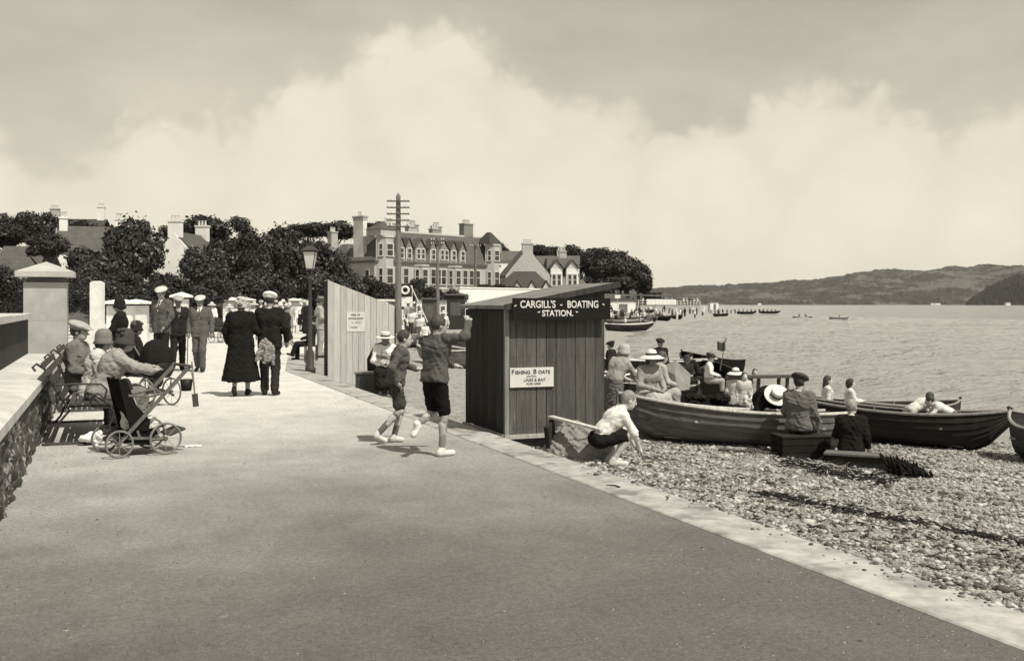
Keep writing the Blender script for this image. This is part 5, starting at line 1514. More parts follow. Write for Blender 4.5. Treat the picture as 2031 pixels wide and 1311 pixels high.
# ================================================================== BOATS ON THE SHORE
BG = 'rowing boats drawn up on the near shingle'
FB = 'boats along the far shore'
boat_between('varnished pale clinker rowing boat lying behind the crouching boy', (1655, 893), (1222, 866), 1.45, .58, hullv=.115, railv=.45, insv=.3, group=BG, roll=.06)
boat_between('long black clinker rowing boat behind the two seated boys', (1590, 862), (1996, 902), 1.35, .62, hullv=.02, railv=.2, insv=.16, group=BG, roll=-.05, sw=.6)
boat_between('dark rowing boat lying alongside the long black boat at the water edge', (1640, 842), (1900, 848), 1.3, .56, hullv=.035, railv=.25, insv=.2, group=BG)
boat_between('rowing boat with raised stem just beyond the long black boat', (2160, 930), (2003, 908), 1.4, .62, hullv=.05, railv=.3, insv=.2, group=BG)
boat_between('black rowing boat with seated woman in straw hat on its rail', (1215, 806), (1380, 800), 1.3, .52, hullv=.014, railv=.3, insv=.15, group=BG)
d_ = 18.6
apex = at(1340, d_, 714)
ring_ = [at(1309, d_, 730), at(1312, d_ - .1, 772), at(1345, d_ - .5, 776), at(1368, d_ - .2, 772), at(1370, d_ + .2, 742), at(1362, d_ + 1.0, 745), at(1312, d_ + 1.1, 745)]
mid_ = at(1338, d_ - .25, 742)
vv = [apex] + ring_ + [mid_]
o = MB().add(vv, [(0, 1, 8), (1, 2, 8), (2, 3, 8), (3, 4, 8), (4, 5, 8), (5, 0, 8), (0, 5, 6), (0, 6, 7), (0, 7, 1), (1, 7, 6, 5, 4, 3, 2)]).build('canvas_cover', mat('boat_canvas', .2, .35, 6, .9, .01, 60, spec=.1))
tag(o, 'grey canvas cover rigged like a tent over the boat by the straw hats', 'canvas cover')
o = MB().tube([at(1312, 18.0, 734), at(1342, 17.9, 774)], .025, 6).build('oar', G(.45, 'wood')); tag(o, 'pale oar slanting across the grey canvas cover', 'oar')
# landing stage on trestles
e = empty('landing_stage', at(1495, 19.5, z=0)); e.location.z = 0; tag(e, 'narrow plank landing stage on thin legs behind the bent straw hat', 'landing stage')
def rl(px, py, d): return at(px, d, py) - e.location
MB().bar(rl(1440, 748, 19.6), rl(1572, 746, 19.4), .3, .05).build('deck_plank', G(.1, 'wood'), e)
for px in (1450, 1490, 1505, 1545, 1562): MB().bar(rl(px, 749, 19.5), rl(px - 3, 795, 19.5), .05).build('leg', G(.08, 'wood'), e)
boat_between('black boat lying stern on to the beach with clutter piled in it', (1432, 806), (1418, 762), 1.2, .72, hullv=.01, railv=.06, insv=.05, group=BG, sw=.8)
boat_between('black launch carrying a small flag staff', (1452, 760), (1352, 742), 1.3, .78, hullv=.01, railv=.05, insv=.08, group=BG, sw=.75)
boat_between('rowing boat with white top strake half hidden by the boating hut', (1120, 782), (1262, 790), 1.35, .6, hullv=.07, railv=.7, insv=.2, group=BG)
boat_between('long black boat at the tide line beyond the boating hut', (1100, 742), (1420, 752), 1.4, .75, hullv=.014, railv=.6, insv=.2, group=BG)
boat_between('clinker boat with white rail seen between the boys and the hut', (845, 718), (960, 735), 1.4, .62, hullv=.2, railv=.75, insv=.3, group=BG)
boat_between('dark boat beyond the white railed one behind the hut', (835, 694), (950, 702), 1.4, .6, hullv=.06, railv=.5, insv=.2, group=BG)
boat_between('light grey boat lying past the notice shed', (800, 690), (880, 676), 1.3, .55, hullv=.25, railv=.5, insv=.3, group=BG)
# far shore
rg_ = random.Random(8)
for k in range(13):
    px = rg_.uniform(1196, 1300); a, d = hit(px, rg_.uniform(618, 643) if k else 640)
    boat('dark rowing boat pulled up in the crowd on the far beach', (a.x, a.y, max(a.z, WATER - .1)), RIGHT_YAW + rg_.uniform(-.7, .7), rg_.uniform(3.6, 5), 1.5, .7, rg_.choice((.015, .03, .08)), rg_.choice((.1, .4, .6)), .15, group=FB, lod=1)
for i, (pa, pb, hv, rl, lb) in enumerate((
    ((1200, 656), (1301, 657), .03, .65, 'long dark rowing boat with white rail moored off the far beach'),
    ((1205, 646), (1280, 648), .08, .4, 'dark rowing boat in the cluster off the far beach'), ((1250, 650), (1306, 645), .03, .3, 'small dark boat just behind the moored white railed boat'),
    ((1198, 639), (1262, 640), .1, .6, 'dark rowing boat in the cluster off the far beach'), ((1262, 641), (1318, 638), .04, .3, 'dark rowing boat in the cluster off the far beach'),
    ((1215, 632), (1275, 633), .05, .5, 'dark rowing boat in the cluster off the far beach'), ((1295, 634), (1334, 638), .02, .2, 'black boat nosing off the far beach crowd'),
    ((1330, 631), (1358, 635), .02, .3, 'black boat nosing off the far beach crowd'), ((1405, 628), (1458, 630), .02, .2, 'long black boat lying off the end of the far beach'),
    ((1462, 623), (1500, 623), .02, .2, 'crowded dark boat off the far point'), ((1508, 622), (1548, 622), .02, .2, 'crowded dark boat off the far point'))):
    a, _ = hit(*pa); c, _ = hit(*pb); Lb = max(3.6, min(6.5, (c - a).length)); m = (a + c) / 2
    boat(lb, (m.x, m.y, max(m.z, WATER - .03)), math.atan2(c.y - a.y, c.x - a.x), Lb, 1.5, .75, hv, rl, .2, group=FB, lod=1)
for px, py, lb in ((1592, 636, 'small rowing boat out on the open water with dark crew'), (1665, 637, 'lone pale rowing boat farthest out on the open water')):
    a, d = hit(px, py)
    boat(lb, (a.x, a.y, WATER - .02), -YAW + .2, 3.2, 1.3, .75, .04 if px < 1600 else .2, .6, .3, group=FB, lod=1)

nh = Sdf(); rg_ = random.Random(12)
for i in range(26):
    nh.ell((rg_.uniform(-.42, .42), rg_.uniform(-.2, .25), rg_.uniform(.0, .42)), (rg_.uniform(.08, .17), rg_.uniform(.08, .15), rg_.uniform(.06, .12)), None, .03)
o = link('net_heap', nh.mesh(.016, 'nets', .014), mat('tarred_nets', .012, .6, 20, .9, .02, 70, spec=.08, mottle=(16, .68, .22, .03)), None, True)
q = at(1425, 16.9, z=0); o.location = (q.x, q.y, float(ground_z(q.x, q.y)) + .12); o.rotation_euler = (0, 0, RIGHT_YAW)
tag(o, 'black heap of tarred nets and gear piled at the end of the black boat', 'nets')
# flag on the launch
fp = at(1428, 24, 735)
e = empty('flag_staff', fp, RIGHT_YAW); tag(e, 'small dark flag on a slanting staff over the black launch', 'flag')
MB().tube([(0, 0, 0), (.14, 0, .78)], .011, 6).build('staff', G(.12, 'wood'), e)
fx = np.linspace(0, .2, 8)
v = [(.125 - x * .95, .03 * math.sin(x * 30), .68 - .02 * math.sin(x * 22) - x * .1 - h) for x in fx for h in (0, .2)]
f = [(i * 2, i * 2 + 1, i * 2 + 3, i * 2 + 2) for i in range(7)]
v2 = v + [(x, y + .006, z) for x, y, z in v]; f2 = f + [(d_ + 16, c_ + 16, b_ + 16, a_ + 16) for a_, b_, c_, d_ in f]
MB().add(v2, f2).build('flag', G(.06), e)
# ================================================================== SMALL THINGS ON THE BEACH
def crate(label, px, py, w, dp, h, rz, v, name='wooden_crate', slats=3):
    p, _ = hit(px, py)
    e = empty(name, (p.x, p.y, p.z - .02), RIGHT_YAW + rz); tag(e, label, 'crate')
    mt = G(v, 'wood'); t = .016
    MB().box(-w / 2 + t, w / 2 - t, -dp / 2 + t, dp / 2 - t, .0, .03).build('bottom', mt, e)
    for i in range(slats):
        z0, z1 = h * i / slats + .004, h * (i + 1) / slats - .004
        for (x0, x1, y0, y1) in ((-w / 2, w / 2, -dp / 2, -dp / 2 + t), (-w / 2, w / 2, dp / 2 - t, dp / 2), (-w / 2, -w / 2 + t, -dp / 2 + t + .001, dp / 2 - t - .001), (w / 2 - t, w / 2, -dp / 2 + t + .001, dp / 2 - t - .001)):
            MB().box(x0, x1, y0, y1, z0, z1).build('slat', mt, e)
    MB().box(-w / 2 - .01, w / 2 + .01, -dp / 2 - .01, dp / 2 + .01, h, h + .02).build('lid', G(min(v * 2.2, .4), 'wood'), e)
    return e
crate('dark slatted box under the boy in the flat cap', 1588, 906, .66, .42, .30, .12, .014)
# trough the small boy sits on
pa_, _ = hit(1640, 921); pb_, _ = hit(1775, 936)
e = empty('wooden_trough', (pa_ + pb_) / 2, math.atan2(pb_.y - pa_.y, pb_.x - pa_.x)); tag(e, 'long low dark wooden box trailing seaweed under the smaller seated boy', 'box')
ln = (pb_ - pa_).length
MB().box(-ln / 2, ln / 2, -.13, .13, -.05, .16).build('body', G(.02, 'wood'), e); MB().box(-ln / 2 - .02, ln / 2 + .02, -.15, .15, .161, .185).build('lid', G(.12, 'wood'), e)
# planks by the hut, and the heaped tarpaulin
p = at(1136, 11.75, z=-.2)
hp_ = Sdf()
for (x, y, z, rx, ry, rz_) in ((0, .1, .1, .26, .22, .30), (.16, .0, .05, .28, .2, .24), (-.14, .0, .03, .2, .2, .2), (.34, -.02, .0, .24, .16, .14), (.1, -.12, .0, .3, .14, .13)): hp_.ell((x, y, z), (rx, ry, rz_), None, .09)
hp_.cut((0, 0, -1), (0, 0, -.08))
o = link('sack_heap', hp_.mesh(.014, 'heap', .012), mat('sacking', .22, .3, 9, .95, .008, 90, spec=.1), None, True); o.location = (p.x, p.y, p.z); o.rotation_euler = (0, 0, RIGHT_YAW)
tag(o, 'pale sacking heaped at the foot of the boating hut', 'sacking')
for i, ((xa, ya, da), (xb, yb_, db), lb) in enumerate((((1092, 826, 11.75), (1196, 853, 11.2), 'pale plank leaning from the hut over the sacking'), ((1148, 848, 11.4), (1168, 862, 11.3), 'short pale stick poking from the sacking heap'))):
    o = MB().bar(at(xa, da, ya), at(xb, db, yb_), .09 if i == 0 else .03, .022).build('plank', G(.42, 'wood')); tag(o, lb, 'plank')
o = MB().bar(at(1098, 11.8, 856), at(1085, 11.6, 872), .05, .3).build('prop_board', G(.03, 'wood')); tag(o, 'dark board propped in the gap between the hut and the sacking', 'board')
# oars on the beach
for i, (pa, pb, lb) in enumerate((((1425, 896), (1560, 905), 'dark oar lying on the shingle before the varnished boat'),)):
    a, _ = hit(*pa); b_, _ = hit(*pb)
    o = MB().tube([a + Vector((0, 0, .03)), b_ + Vector((0, 0, .03))], .022, 6).build('oar', G(.06, 'wood')); tag(o, lb, 'oar')
# seaweed and driftwood
def twigs(label, name, cat, px0, py0, px1, py1, n, ln, r, v, spread, up=.06):
    m = MB(); rg = random.Random(hash(name) % 1000 + n)
    for i in range(n):
        t = rg.random()
        p, _ = hit(px0 + (px1 - px0) * t + rg.uniform(-spread, spread), py0 + (py1 - py0) * t + rg.uniform(-spread, spread) * .25)
        a = rg.uniform(0, 6.28); L0 = ln * rg.uniform(.4, 1.2)
        q = [p + Vector((0, 0, rg.uniform(0, up)))]
        for k_ in range(3):
            a += rg.uniform(-.7, .7)
            q.append(q[-1] + Vector((math.cos(a) * L0 / 3, math.sin(a) * L0 / 3, rg.uniform(-.4, .55) * up)))
        m.tube(q, [r, r * .9, r * .7, r * .35], 5)
    o = m.build(name, G(v, 'wood')); tag(o, label, cat, kind='stuff'); return o
twigs('tangle of dark driftwood twigs before the slatted box', 'driftwood', 'driftwood', 1562, 918, 1770, 966, 130, .3, .009, .03, 15, .08)
twigs('pale dry seaweed stalks mixed into the driftwood', 'dry_seaweed', 'seaweed', 1570, 922, 1760, 964, 36, .26, .008, .4, 14, .09)
twigs('dark line of wrack stranded along the shingle', 'tide_wrack', 'seaweed', 1500, 978, 2045, 1086, 300, .16, .006, .03, 4, .03)
twigs('scattered dark bits of weed on the shingle', 'weed_scraps', 'seaweed', 1300, 935, 1980, 1110, 150, .12, .009, .05, 130, .03)
m = MB(); rg = random.Random(5); p0, _ = hit(1796, 946)
cr_, cf_ = Vector((CY, -SY, 0)), Vector((SY, CY, 0))
for i in range(120):
    u = rg.random()
    q = p0 + cr_ * (-.12 + .36 * u + rg.uniform(-.06, .06)) + cf_ * rg.uniform(-.14, .14) + Vector((0, 0, rg.random() * .03))
    hgt = (.26 - .17 * u) * rg.uniform(.5, 1.1)
    tip = q + cr_ * rg.uniform(-.16, .02) + cf_ * rg.uniform(-.08, .08) + Vector((0, 0, hgt))
    w = [.006, rg.uniform(.014, .024), rg.uniform(.012, .02), .004]
    m.tube([q, q.lerp(tip, .35) + cr_ * .02, q.lerp(tip, .75), tip], w, 5)
o = m.build('seaweed_clump', G(.012, 'wood')); tag(o, 'bushy black clump of seaweed at the end of the trough', 'seaweed', kind='stuff')
# ================================================================== BENCH, PUSHCHAIR, PRAMS
def bench(label, loc, rz, ln=2.3):
    """iron ends, slatted seat and back; local x along the bench, sitters face local -y"""
    e = empty('park_bench', loc, rz); tag(e, label, 'bench', 'slatted benches against the plinth wall')
    iron_ = G(.04, 'iron'); wd = G(.06, 'wood')
    for x in (0.06, ln - .06):
        en = MB().tube([(x, .44, .03), (x, .38, .1), (x, .33, .22), (x, .2, .38), (x, .26, .48), (x, .36, .66), (x, .45, .84), (x, .53, .90), (x, .57, .86), (x, .54, .82)], .014, 7)
        en.build('end_frame', iron_, e)
        MB().tube([(x, .24, .42), (x, .05, .43), (x, -.2, .42), (x, -.26, .34), (x, -.2, .18), (x, -.26, .03)], .014, 7).build('front_leg', iron_, e)
        MB().tube([(x, .48, .02), (x, .1, .02), (x, -.32, .02)], .014, 7).build('foot_bar', iron_, e)
        MB().tube([(x, .36, .66), (x, .15, .67), (x, -.12, .66), (x, -.18, .6), (x, -.15, .45)], .012, 7).build('arm_rest', iron_, e)
    for i in range(6):
        y = -.2 + i * .075
        MB().box(0, ln, y - .03, y + .03, .44, .465).build('seat_slat', wd, e)
    for i, (y, z) in enumerate(((.275, .53), (.325, .62), (.375, .71), (.425, .80), (.465, .88))):
        MB().bar((0, y, z), (ln, y, z), .065, .024, up=(0, .9, -.45)).build('back_slat', wd, e)
    return e
bench('dark slatted bench with curled iron ends bearing three sitters', (-.2, 12.2, 0), math.pi / 2, 2.35)
bench('dark slatted bench farther along the plinth wall', (-.2, 15.9, 0), math.pi / 2, 2.0)

# ---- pushchair
def wheel(r, name='wheel', parent=None, M=None, t=.012):
    """rim in local x-z plane, axle along y"""
    w = empty(name, parent=parent) if False else None
    m = MB().tube([(r * math.cos(a), 0, r * math.sin(a)) for a in np.linspace(0, 2 * math.pi, 28, endpoint=False)], t, 7, closed=True)
    o = m.build(name, G(.16, 'wood'), parent)
    for k in range(8):
        a = k * math.pi / 4
        MB().tube([(0, 0, 0), (r * math.cos(a), 0, r * math.sin(a))], .0035, 5).build('spoke', G(.25, 'iron'), o)
    MB().lathe([(.02, -.02), (.02, .02)], 10, Matrix.Rotation(math.pi / 2, 4, 'X')).build('hub', G(.1, 'iron'), o)
    return o
pc = at(262, 10.62, z=0)
ur = math.atan2(.23, .32)                      # heading in the camera plan
pr = empty('pushchair', pc, RIGHT_YAW + ur); tag(pr, 'wooden pushchair with black canvas back and thin spoked wheels beside the bench', 'pushchair')
wdm = G(.12, 'wood'); canv = G(.012)
HWD = .25
for (x, y, r) in ((-.2, -HWD - .03, .13), (-.2, HWD + .03, .13), (.26, -HWD - .03, .155), (.26, HWD + .03, .155)):
    w = wheel(r, 'wheel', pr); w.location = (x, y, r + .012)
for x in (-.2, .26): MB().tube([(x, -HWD - .03, .145), (x, HWD + .03, .145)], .01, 6).build('axle', G(.08, 'iron'), pr)
for s_ in (-1, 1):
    MB().bar((-.22, s_ * HWD, .12), (.52, s_ * HWD, .9), .028, .034).build('shaft', wdm, pr)
    MB().bar((-.24, s_ * (HWD - .03), .2), (.3, s_ * (HWD - .03), .16), .022, .026).build('side_rail', wdm, pr)
    MB().tube([(-.1, s_ * (HWD - .02), .62), (.1, s_ * (HWD - .02), .6), (.3, s_ * (HWD - .02), .64), (.36, s_ * (HWD - .02), .6)], .014, 6).build('arm_rest', wdm, pr)
    MB().bar((.02, s_ * (HWD - .03), .17), (-.17, s_ * (HWD - .03), .78), .02, .024).build('back_post', wdm, pr)
MB().tube([(.52, -HWD - .06, .9), (.52, HWD + .06, .9)], .016, 8).build('handle', wdm, pr)
v = []
for j, (x, z) in enumerate(((-.19, .80), (-.13, .6), (-.06, .42), (0, .3), (.14, .27), (.3, .3))):
    for y in (-.22, -.11, 0, .11, .22): v.append((x - .02 * (1 - (y / .22) ** 2), y, z - .015 * (1 - (y / .22) ** 2)))
f = [(j * 5 + i, j * 5 + i + 1, j * 5 + i + 6, j * 5 + i + 5) for j in range(5) for i in range(4)]
v2 = v + [(x - .012, y, z - .012) for x, y, z in v]; f2 = f + [tuple(30 + q for q in reversed(k_)) for k_ in f]
MB().add(v2, f2).build('canvas_seat', canv, pr, True)
MB().box(-.1, .2, -.2, .2, .2, .24).build('seat_board', canv, pr)
for s_ in (-1, 1):
    y_ = s_ * .225
    MB().prism([(-.20, .79), (-.08, .27), (.1, .25), (.12, .36), (-.02, .52), (-.12, .79)], y_ - .006, y_ + .006).build('side_panel', canv, pr)
MB().add([(-.05, -.21, .27), (.2, -.21, .25), (.12, -.21, .1), (-.1, -.21, .12), (-.05, .21, .27), (.2, .21, .25), (.12, .21, .1), (-.1, .21, .12)], [(0, 1, 2, 3), (7, 6, 5, 4), (0, 4, 5, 1), (1, 5, 6, 2), (2, 6, 7, 3), (3, 7, 4, 0)]).build('tray', canv, pr)
MB().bar((.34, 0, .18), (.5, 0, .24), .34, .02).build('foot_rest', G(.06, 'wood'), pr)
def on(e, x, y, z): return e.matrix_basis @ Vector((x, y, z))
# child in the pushchair
J = sit(-.15, .30, .34, 'lap', .1)
cp = on(pr, -.02, 0, 0)
person('toddler in white dress and dark bonnet sitting in the pushchair', (cp.x, cp.y, .12), .92, RIGHT_YAW + ur - math.pi / 2, J,
       dict(top=('blouse', .62), legs=('skirt', .6), hat=('cloche', .03), shoes=.05, hair=(.1, 'short'), skin=.4), .012, hs=1.15, name='toddler', cat='child')
# bucket and spade
bp = on(pr, .5, -.2, .66)
e = empty('toy_bucket', bp); tag(e, 'small black tin bucket hanging from the pushchair handle', 'bucket')
MB().lathe([(.05, -.02), (.066, .1), (.062, .1), (.047, -.015)], 18, capt=False).build('pail', G(.02, 'iron'), e, True)
MB().tube([(-.064, 0, .1), (-.05, 0, .17), (0, 0, .235), (.05, 0, .17), (.064, 0, .1)], .004, 6).build('handle', G(.1, 'iron'), e)
sp0 = on(pr, .53, -HWD - .03, .93)
e = empty('toy_spade', sp0); tag(e, 'long handled wooden toy spade hung beside the bucket', 'spade')
t0 = at(388, sp0.y * .93 + sp0.x * .37 - .05, 800) - sp0
MB().tube([(0, 0, .02), t0 * .78], .009, 6).build('handle', G(.2, 'wood'), e); MB().bar(t0 * .76, t0 * 1.08, .06, .01, up=(CY * 0 + SY, CY, 0)).build('blade', G(.06, 'wood'), e)
# crumpled paper bag, rug on the ground
bg = Sdf()
for i in range(7):
    bg.ell((random.uniform(-.1, .1), random.uniform(-.06, .06), random.uniform(.02, .09)), (random.uniform(.05, .09), .05, random.uniform(.03, .06)), None, .03)
bg.cut((0, 0, -1), (0, 0, 0))
p, _ = hit(190, 882)
o = link('paper_bag', bg.mesh(.009, 'bag', .009), G(.66), None, True); o.location = (p.x, p.y, 0.002); tag(o, 'crumpled white bag on the ground behind the small pushchair wheel', 'bag')
p, _ = hit(372, 886)
o = link('cloth_scrap', Sdf().ell((0, 0, 0), (.14, .05, .014)).ell((.07, .02, .004), (.08, .04, .016), None, .02).cut((0, 0, -1), (0, 0, .0)).mesh(.008, 'scrap', .004), G(.6), None, True); o.location = (p.x, p.y, .002); o.rotation_euler = (0, 0, RIGHT_YAW)
tag(o, 'pale cloth lying on the asphalt beside the big pushchair wheel', 'cloth')

def pram(label, loc, rz, v=.015, name='pram'):
    e = empty(name, loc, rz); tag(e, label, 'pram')
    for (x, y) in ((-.26, -.24), (-.26, .24), (.28, -.24), (.28, .24)):
        w = wheel(.2, 'wheel', e, t=.014); w.location = (x, y, .215)
    S = Sdf().rc((-.28, 0, .58), (.3, 0, .6), .2, .2, .05).cut((0, 0, 1), (0, 0, .68)); S.cut((0, 0, -1), (0, 0, .44))
    link('body', S.mesh(.016, 'pram_body'), G(v, 'paint'), e, True)
    S = Sdf().ell((-.2, 0, .68), (.26, .24, .34)).ell((.0, 0, .66), (.24, .21, .26), None, 0, True).cut((0, 0, -1), (0, 0, .66)).cut((1, 0, 0), (-.02, 0, 0))
    link('hood', S.mesh(.016, 'hood', .004), G(v), e, True)
    for s_ in (-1, 1): MB().tube([(-.3, s_ * .2, .6), (.34, s_ * .2, .66), (.62, s_ * .2, .96)], .012, 6).build('handle_rod', G(.15, 'iron'), e)
    MB().tube([(.62, -.22, .96), (.62, .22, .96)], .015, 6).build('handle', G(.3, 'wood'), e)
    for s_ in (-1, 1): MB().tube([(-.26, s_ * .2, .22), (-.3, s_ * .2, .42), (0, s_ * .2, .5), (.3, s_ * .2, .42), (.28, s_ * .2, .22)], .01, 6).build('spring', G(.06, 'iron'), e)
    for x in (-.26, .28): MB().tube([(x, -.24, .215), (x, .24, .215)], .01, 6).build('axle', G(.06, 'iron'), e)
    return e
pram('black pram with raised hood beyond the sitters on the bench', at(292, 15.6, z=0), RIGHT_YAW + 2.6)
pram('dark pram in the crowd left of the strolling couple', at(438, 41, z=0), RIGHT_YAW + 1.2, .03)

# ================================================================== PEOPLE ON THE PROMENADE
TW = 'people on the promenade'
# the three on the bench (they face the sea)
J = sit(.42, .45, .40); J['elR'] = (.26, .34, .86); J['wrR'] = (.2, .56, .80); J['haR'] = (.18, .63, .82); J['elL'] = (-.26, .36, .84); J['wrL'] = (-.14, .58, .82); J['haL'] = (-.08, .64, .84)
person('woman in grey cardigan and dark hat on the bench reaching over the pushchair', (-.1, 12.55, 0), 1.68, -math.pi / 2 + .1, J,
       dict(top=('jumper', .27), legs=('skirt', .17), hat=('cloche', .07, .05), hair=(.03, 'bob'), shoes=.03, skin=.3), .011, girth=1.12, look=(0, 1, -.25))
J = sit(.22, .45, .42); J['anL'] = (-.11, .28, .09); J['toL'] = (-.12, .42, .035)
person('woman in pale coat and soft grey hat seated between the man and the cardigan', (-.2, 13.2, 0), 1.6, -math.pi / 2 - .1, J,
       dict(top=('jacket', .52), legs=('skirt', .5), hat=('cloche', .17), hair=(.03, 'bob'), shoes=.04, skin=.25, collar=.6), .011, girth=1.05)
J = sit(.0, .45, .44)
person('man in tweed jacket and pale flat cap seated at the far end of bench', (-.36, 13.95, 0), 1.7, -math.pi / 2 - .35, J,
       dict(top=('jacket', .15), legs=('trousers', .1), hat=('cap', .36), hair=(.06, 'short'), shoes=.03, collar=.55, skin=.34), .012)
# woman in black beyond
J = pose(elL=(-.2, .1, 1.15), wrL=(-.05, .22, 1.1), haL=(.02, .26, 1.12))
person('woman in black coat and small black hat with white collar beyond the bench', at(238, 18.6, z=0), 1.62, face(-100), J,
       dict(top=('coat', .018), hem=.3, legs=('skirt', .02, .25), hat=('cloche', .02), hair=(.03, 'bun'), shoes=.02, collar=.6, skin=.34), .014)
J = sit(.1, .45, .42)
person('woman in black with flowered dark hat sitting on the farther bench', at(262, 17.6, z=0), 1.6, face(60), J,
       dict(top=('jacket', .02), legs=('skirt', .02), hat=('cloche', .03, .12), hair=(.03, 'bob'), shoes=.02, collar=.5, skin=.3), .014)
# men in caps
J = pose(elR=(.27, -.06, 1.14), wrR=(.22, .06, .92), haR=(.2, .1, .85), elL=(-.26, .0, 1.14), wrL=(-.2, .12, .93), haL=(-.16, .16, .87), anL=(-.14, -.02, .085), toL=(-.18, .12, .035), anR=(.13, .02, .085), toR=(.17, .16, .035))
person('tall man in tweed jacket and pale flat cap standing with head turned', at(321, 23.4, z=0), 1.92, face(-155), J,
       dict(top=('jacket', .085), legs=('trousers', .022), hat=('cap', .5), hair=(.06, 'short'), vee=.6, tie=.03, shoes=.02, skin=.24), .013, look=(-.5, 1, -.25))
J = pose(wrR=(.24, .1, .95), haR=(.23, .16, .9), anR=(.14, .06, .085), toR=(.16, .2, .035))
person('man in dark open jacket and striped jersey half hidden by tall man', at(353, 23.9, z=0), 1.72, face(150), J,
       dict(top=('jacket', .025), legs=('trousers', .025), hat=('cap', .3), hair=(.05, 'short'), vee=.3, shoes=.02, skin=.22), .014)
st = at(371, 23.3, z=0)
o = MB().tube([st + Vector((-.0, 0, .0)), st + Vector((.02, .02, .86)), st + Vector((.03, .03, .91)), st + Vector((.07, .04, .93)), st + Vector((.1, .05, .89))], .011, 7).build('walking_stick', G(.05, 'wood'))
tag(o, 'thin dark walking stick held between the two men in caps', 'walking stick')
J = walk(.12, 'L'); J['elR'] = (.25, -.02, 1.13); J['wrR'] = (.25, .06, .9); J['haR'] = (.245, .09, .82); J['elL'] = (-.26, -.04, 1.14); J['wrL'] = (-.27, .03, .9); J['haL'] = (-.27, .06, .82)
person('man in three piece suit and pale cap walking towards the bench', at(397, 23.4, z=0), 1.72, face(178), J,
       dict(top=('jacket', .1), legs=('trousers', .09), hat=('cap', .5), hair=(.05, 'short'), vee=.7, tie=.02, shoes=.02, skin=.2), .013, look=(0, 1, -.2))
# strolling couple
J = walk(.14, 'R'); J['elR'] = (.27, .04, 1.14); J['wrR'] = (.3, .24, 1.06); J['haR'] = (.3, .3, 1.05); J['elL'] = (-.27, .0, 1.14); J['wrL'] = (-.25, .14, .94); J['haL'] = (-.23, .2, .9)
person('woman in long black coat and flower trimmed hat walking away on his arm', at(478, 17.25, z=0), 1.64, face(-4), J,
       dict(top=('coat', .014), hem=.27, legs=('skirt', .014, .25), hat=('cloche', .35, .5), hair=(.05, 'bun'), shoes=.02, skin=.3), .012, girth=1.08, seed=2)
J = pose(anL=(-.09, .02, .085), toL=(-.12, .17, .035), anR=(.1, -.06, .1), toR=(.12, .09, .035), elL=(-.27, .0, 1.15), wrL=(-.22, .18, 1.04), haL=(-.16, .24, 1.03), elR=(.27, -.02, 1.14), wrR=(.26, .12, .92), haR=(.25, .16, .85))
person('man in black jacket and broad white cap walking away beside her', at(535, 17.4, z=0), 1.73, face(2), J,
       dict(top=('jacket', .018), legs=('trousers', .03), hat=('cap', .72), hair=(.04, 'short'), collar=.6, shoes=.015, skin=.25), .012, seed=4)
ct_ = Sdf()
for i in range(5): ct_.rc((-.1 + .05 * i, 0, .38 - .03 * abs(i - 1)), (-.12 + .07 * i, .03 * math.sin(i * 2), .02 + .05 * (i % 2)), .035, .03, .03)
o = link('folded_coat', ct_.mesh(.012, 'coat', .008), mat('light_cloth', .22, .5, 16, .9, .006, 60, spec=.1), None, True); q = at(522, 17.15, z=.56); o.location = q; o.rotation_euler = (0, .22, RIGHT_YAW)
tag(o, 'crumpled pale coat carried over the arm of the man in white cap', 'coat')
# knot of people farther on
mid = .02
def mp(label, px, d, H, fc, J, o_, **kw): person(label, at(px, d, z=0), H, face(fc), J, o_, kw.pop('vox', mid), TW, **kw)
mp('boy in dark shorts striding past right of the strolling couple', 568, 31.5, 1.5, 60, walk(.28, 'R'), dict(top=('jacket', .03), legs=('shorts', .03), socks=.05, hair=(.05, 'short'), hat=('cap', .3)))
mp('woman in white blouse and black skirt walking away near the pillars', 597, 57, 1.64, 5, walk(.12), dict(top=('blouse', .7), legs=('skirt', .02, .4), hair=(.2, 'bun'), hat=('cloche', .6)), vox=.03)
mp('person in long black coat behind the lamp post', 611, 46, 1.66, 0, walk(.1), dict(top=('coat', .02), hem=.3, legs=('skirt', .02, .25), hat=('cloche', .55)), vox=.026)
J = pose(elR=(.25, .02, 1.14), wrR=(.15, .2, 1.1), haR=(.1, .26, 1.1))
mp('man in pale suit and brimmed hat leaning beside the notice shed', 634, 29.5, 1.74, 70, J, dict(top=('jacket', .34), legs=('trousers', .33), hat=('trilby', .16), hair=(.08, 'short'), skin=.3), vox=.016)
J = sit(-.1, .42, .4); J['anL'] = (-.1, .52, .2); J['toL'] = (-.12, .66, .2)
mp('person in dark clothes seated with one leg out behind the lamp post', 616, 28.2, 1.6, -95, J, dict(top=('jacket', .025), legs=('trousers', .02), hat=('cap', .04), hair=(.04, 'short')), vox=.02)
e = empty('folding_stool', at(617, 28.2, z=0), face(-95)); tag(e, 'low dark stool under the person behind the lamp post', 'stool')
MB().box(-.2, .2, -.18, .18, .38, .42).build('seat', G(.05, 'wood'), e)
for (x, y) in ((-.17, -.15), (.17, -.15), (-.17, .15), (.17, .15)): MB().bar((x, y, 0), (x, y, .38), .03).build('leg', G(.05, 'wood'), e)
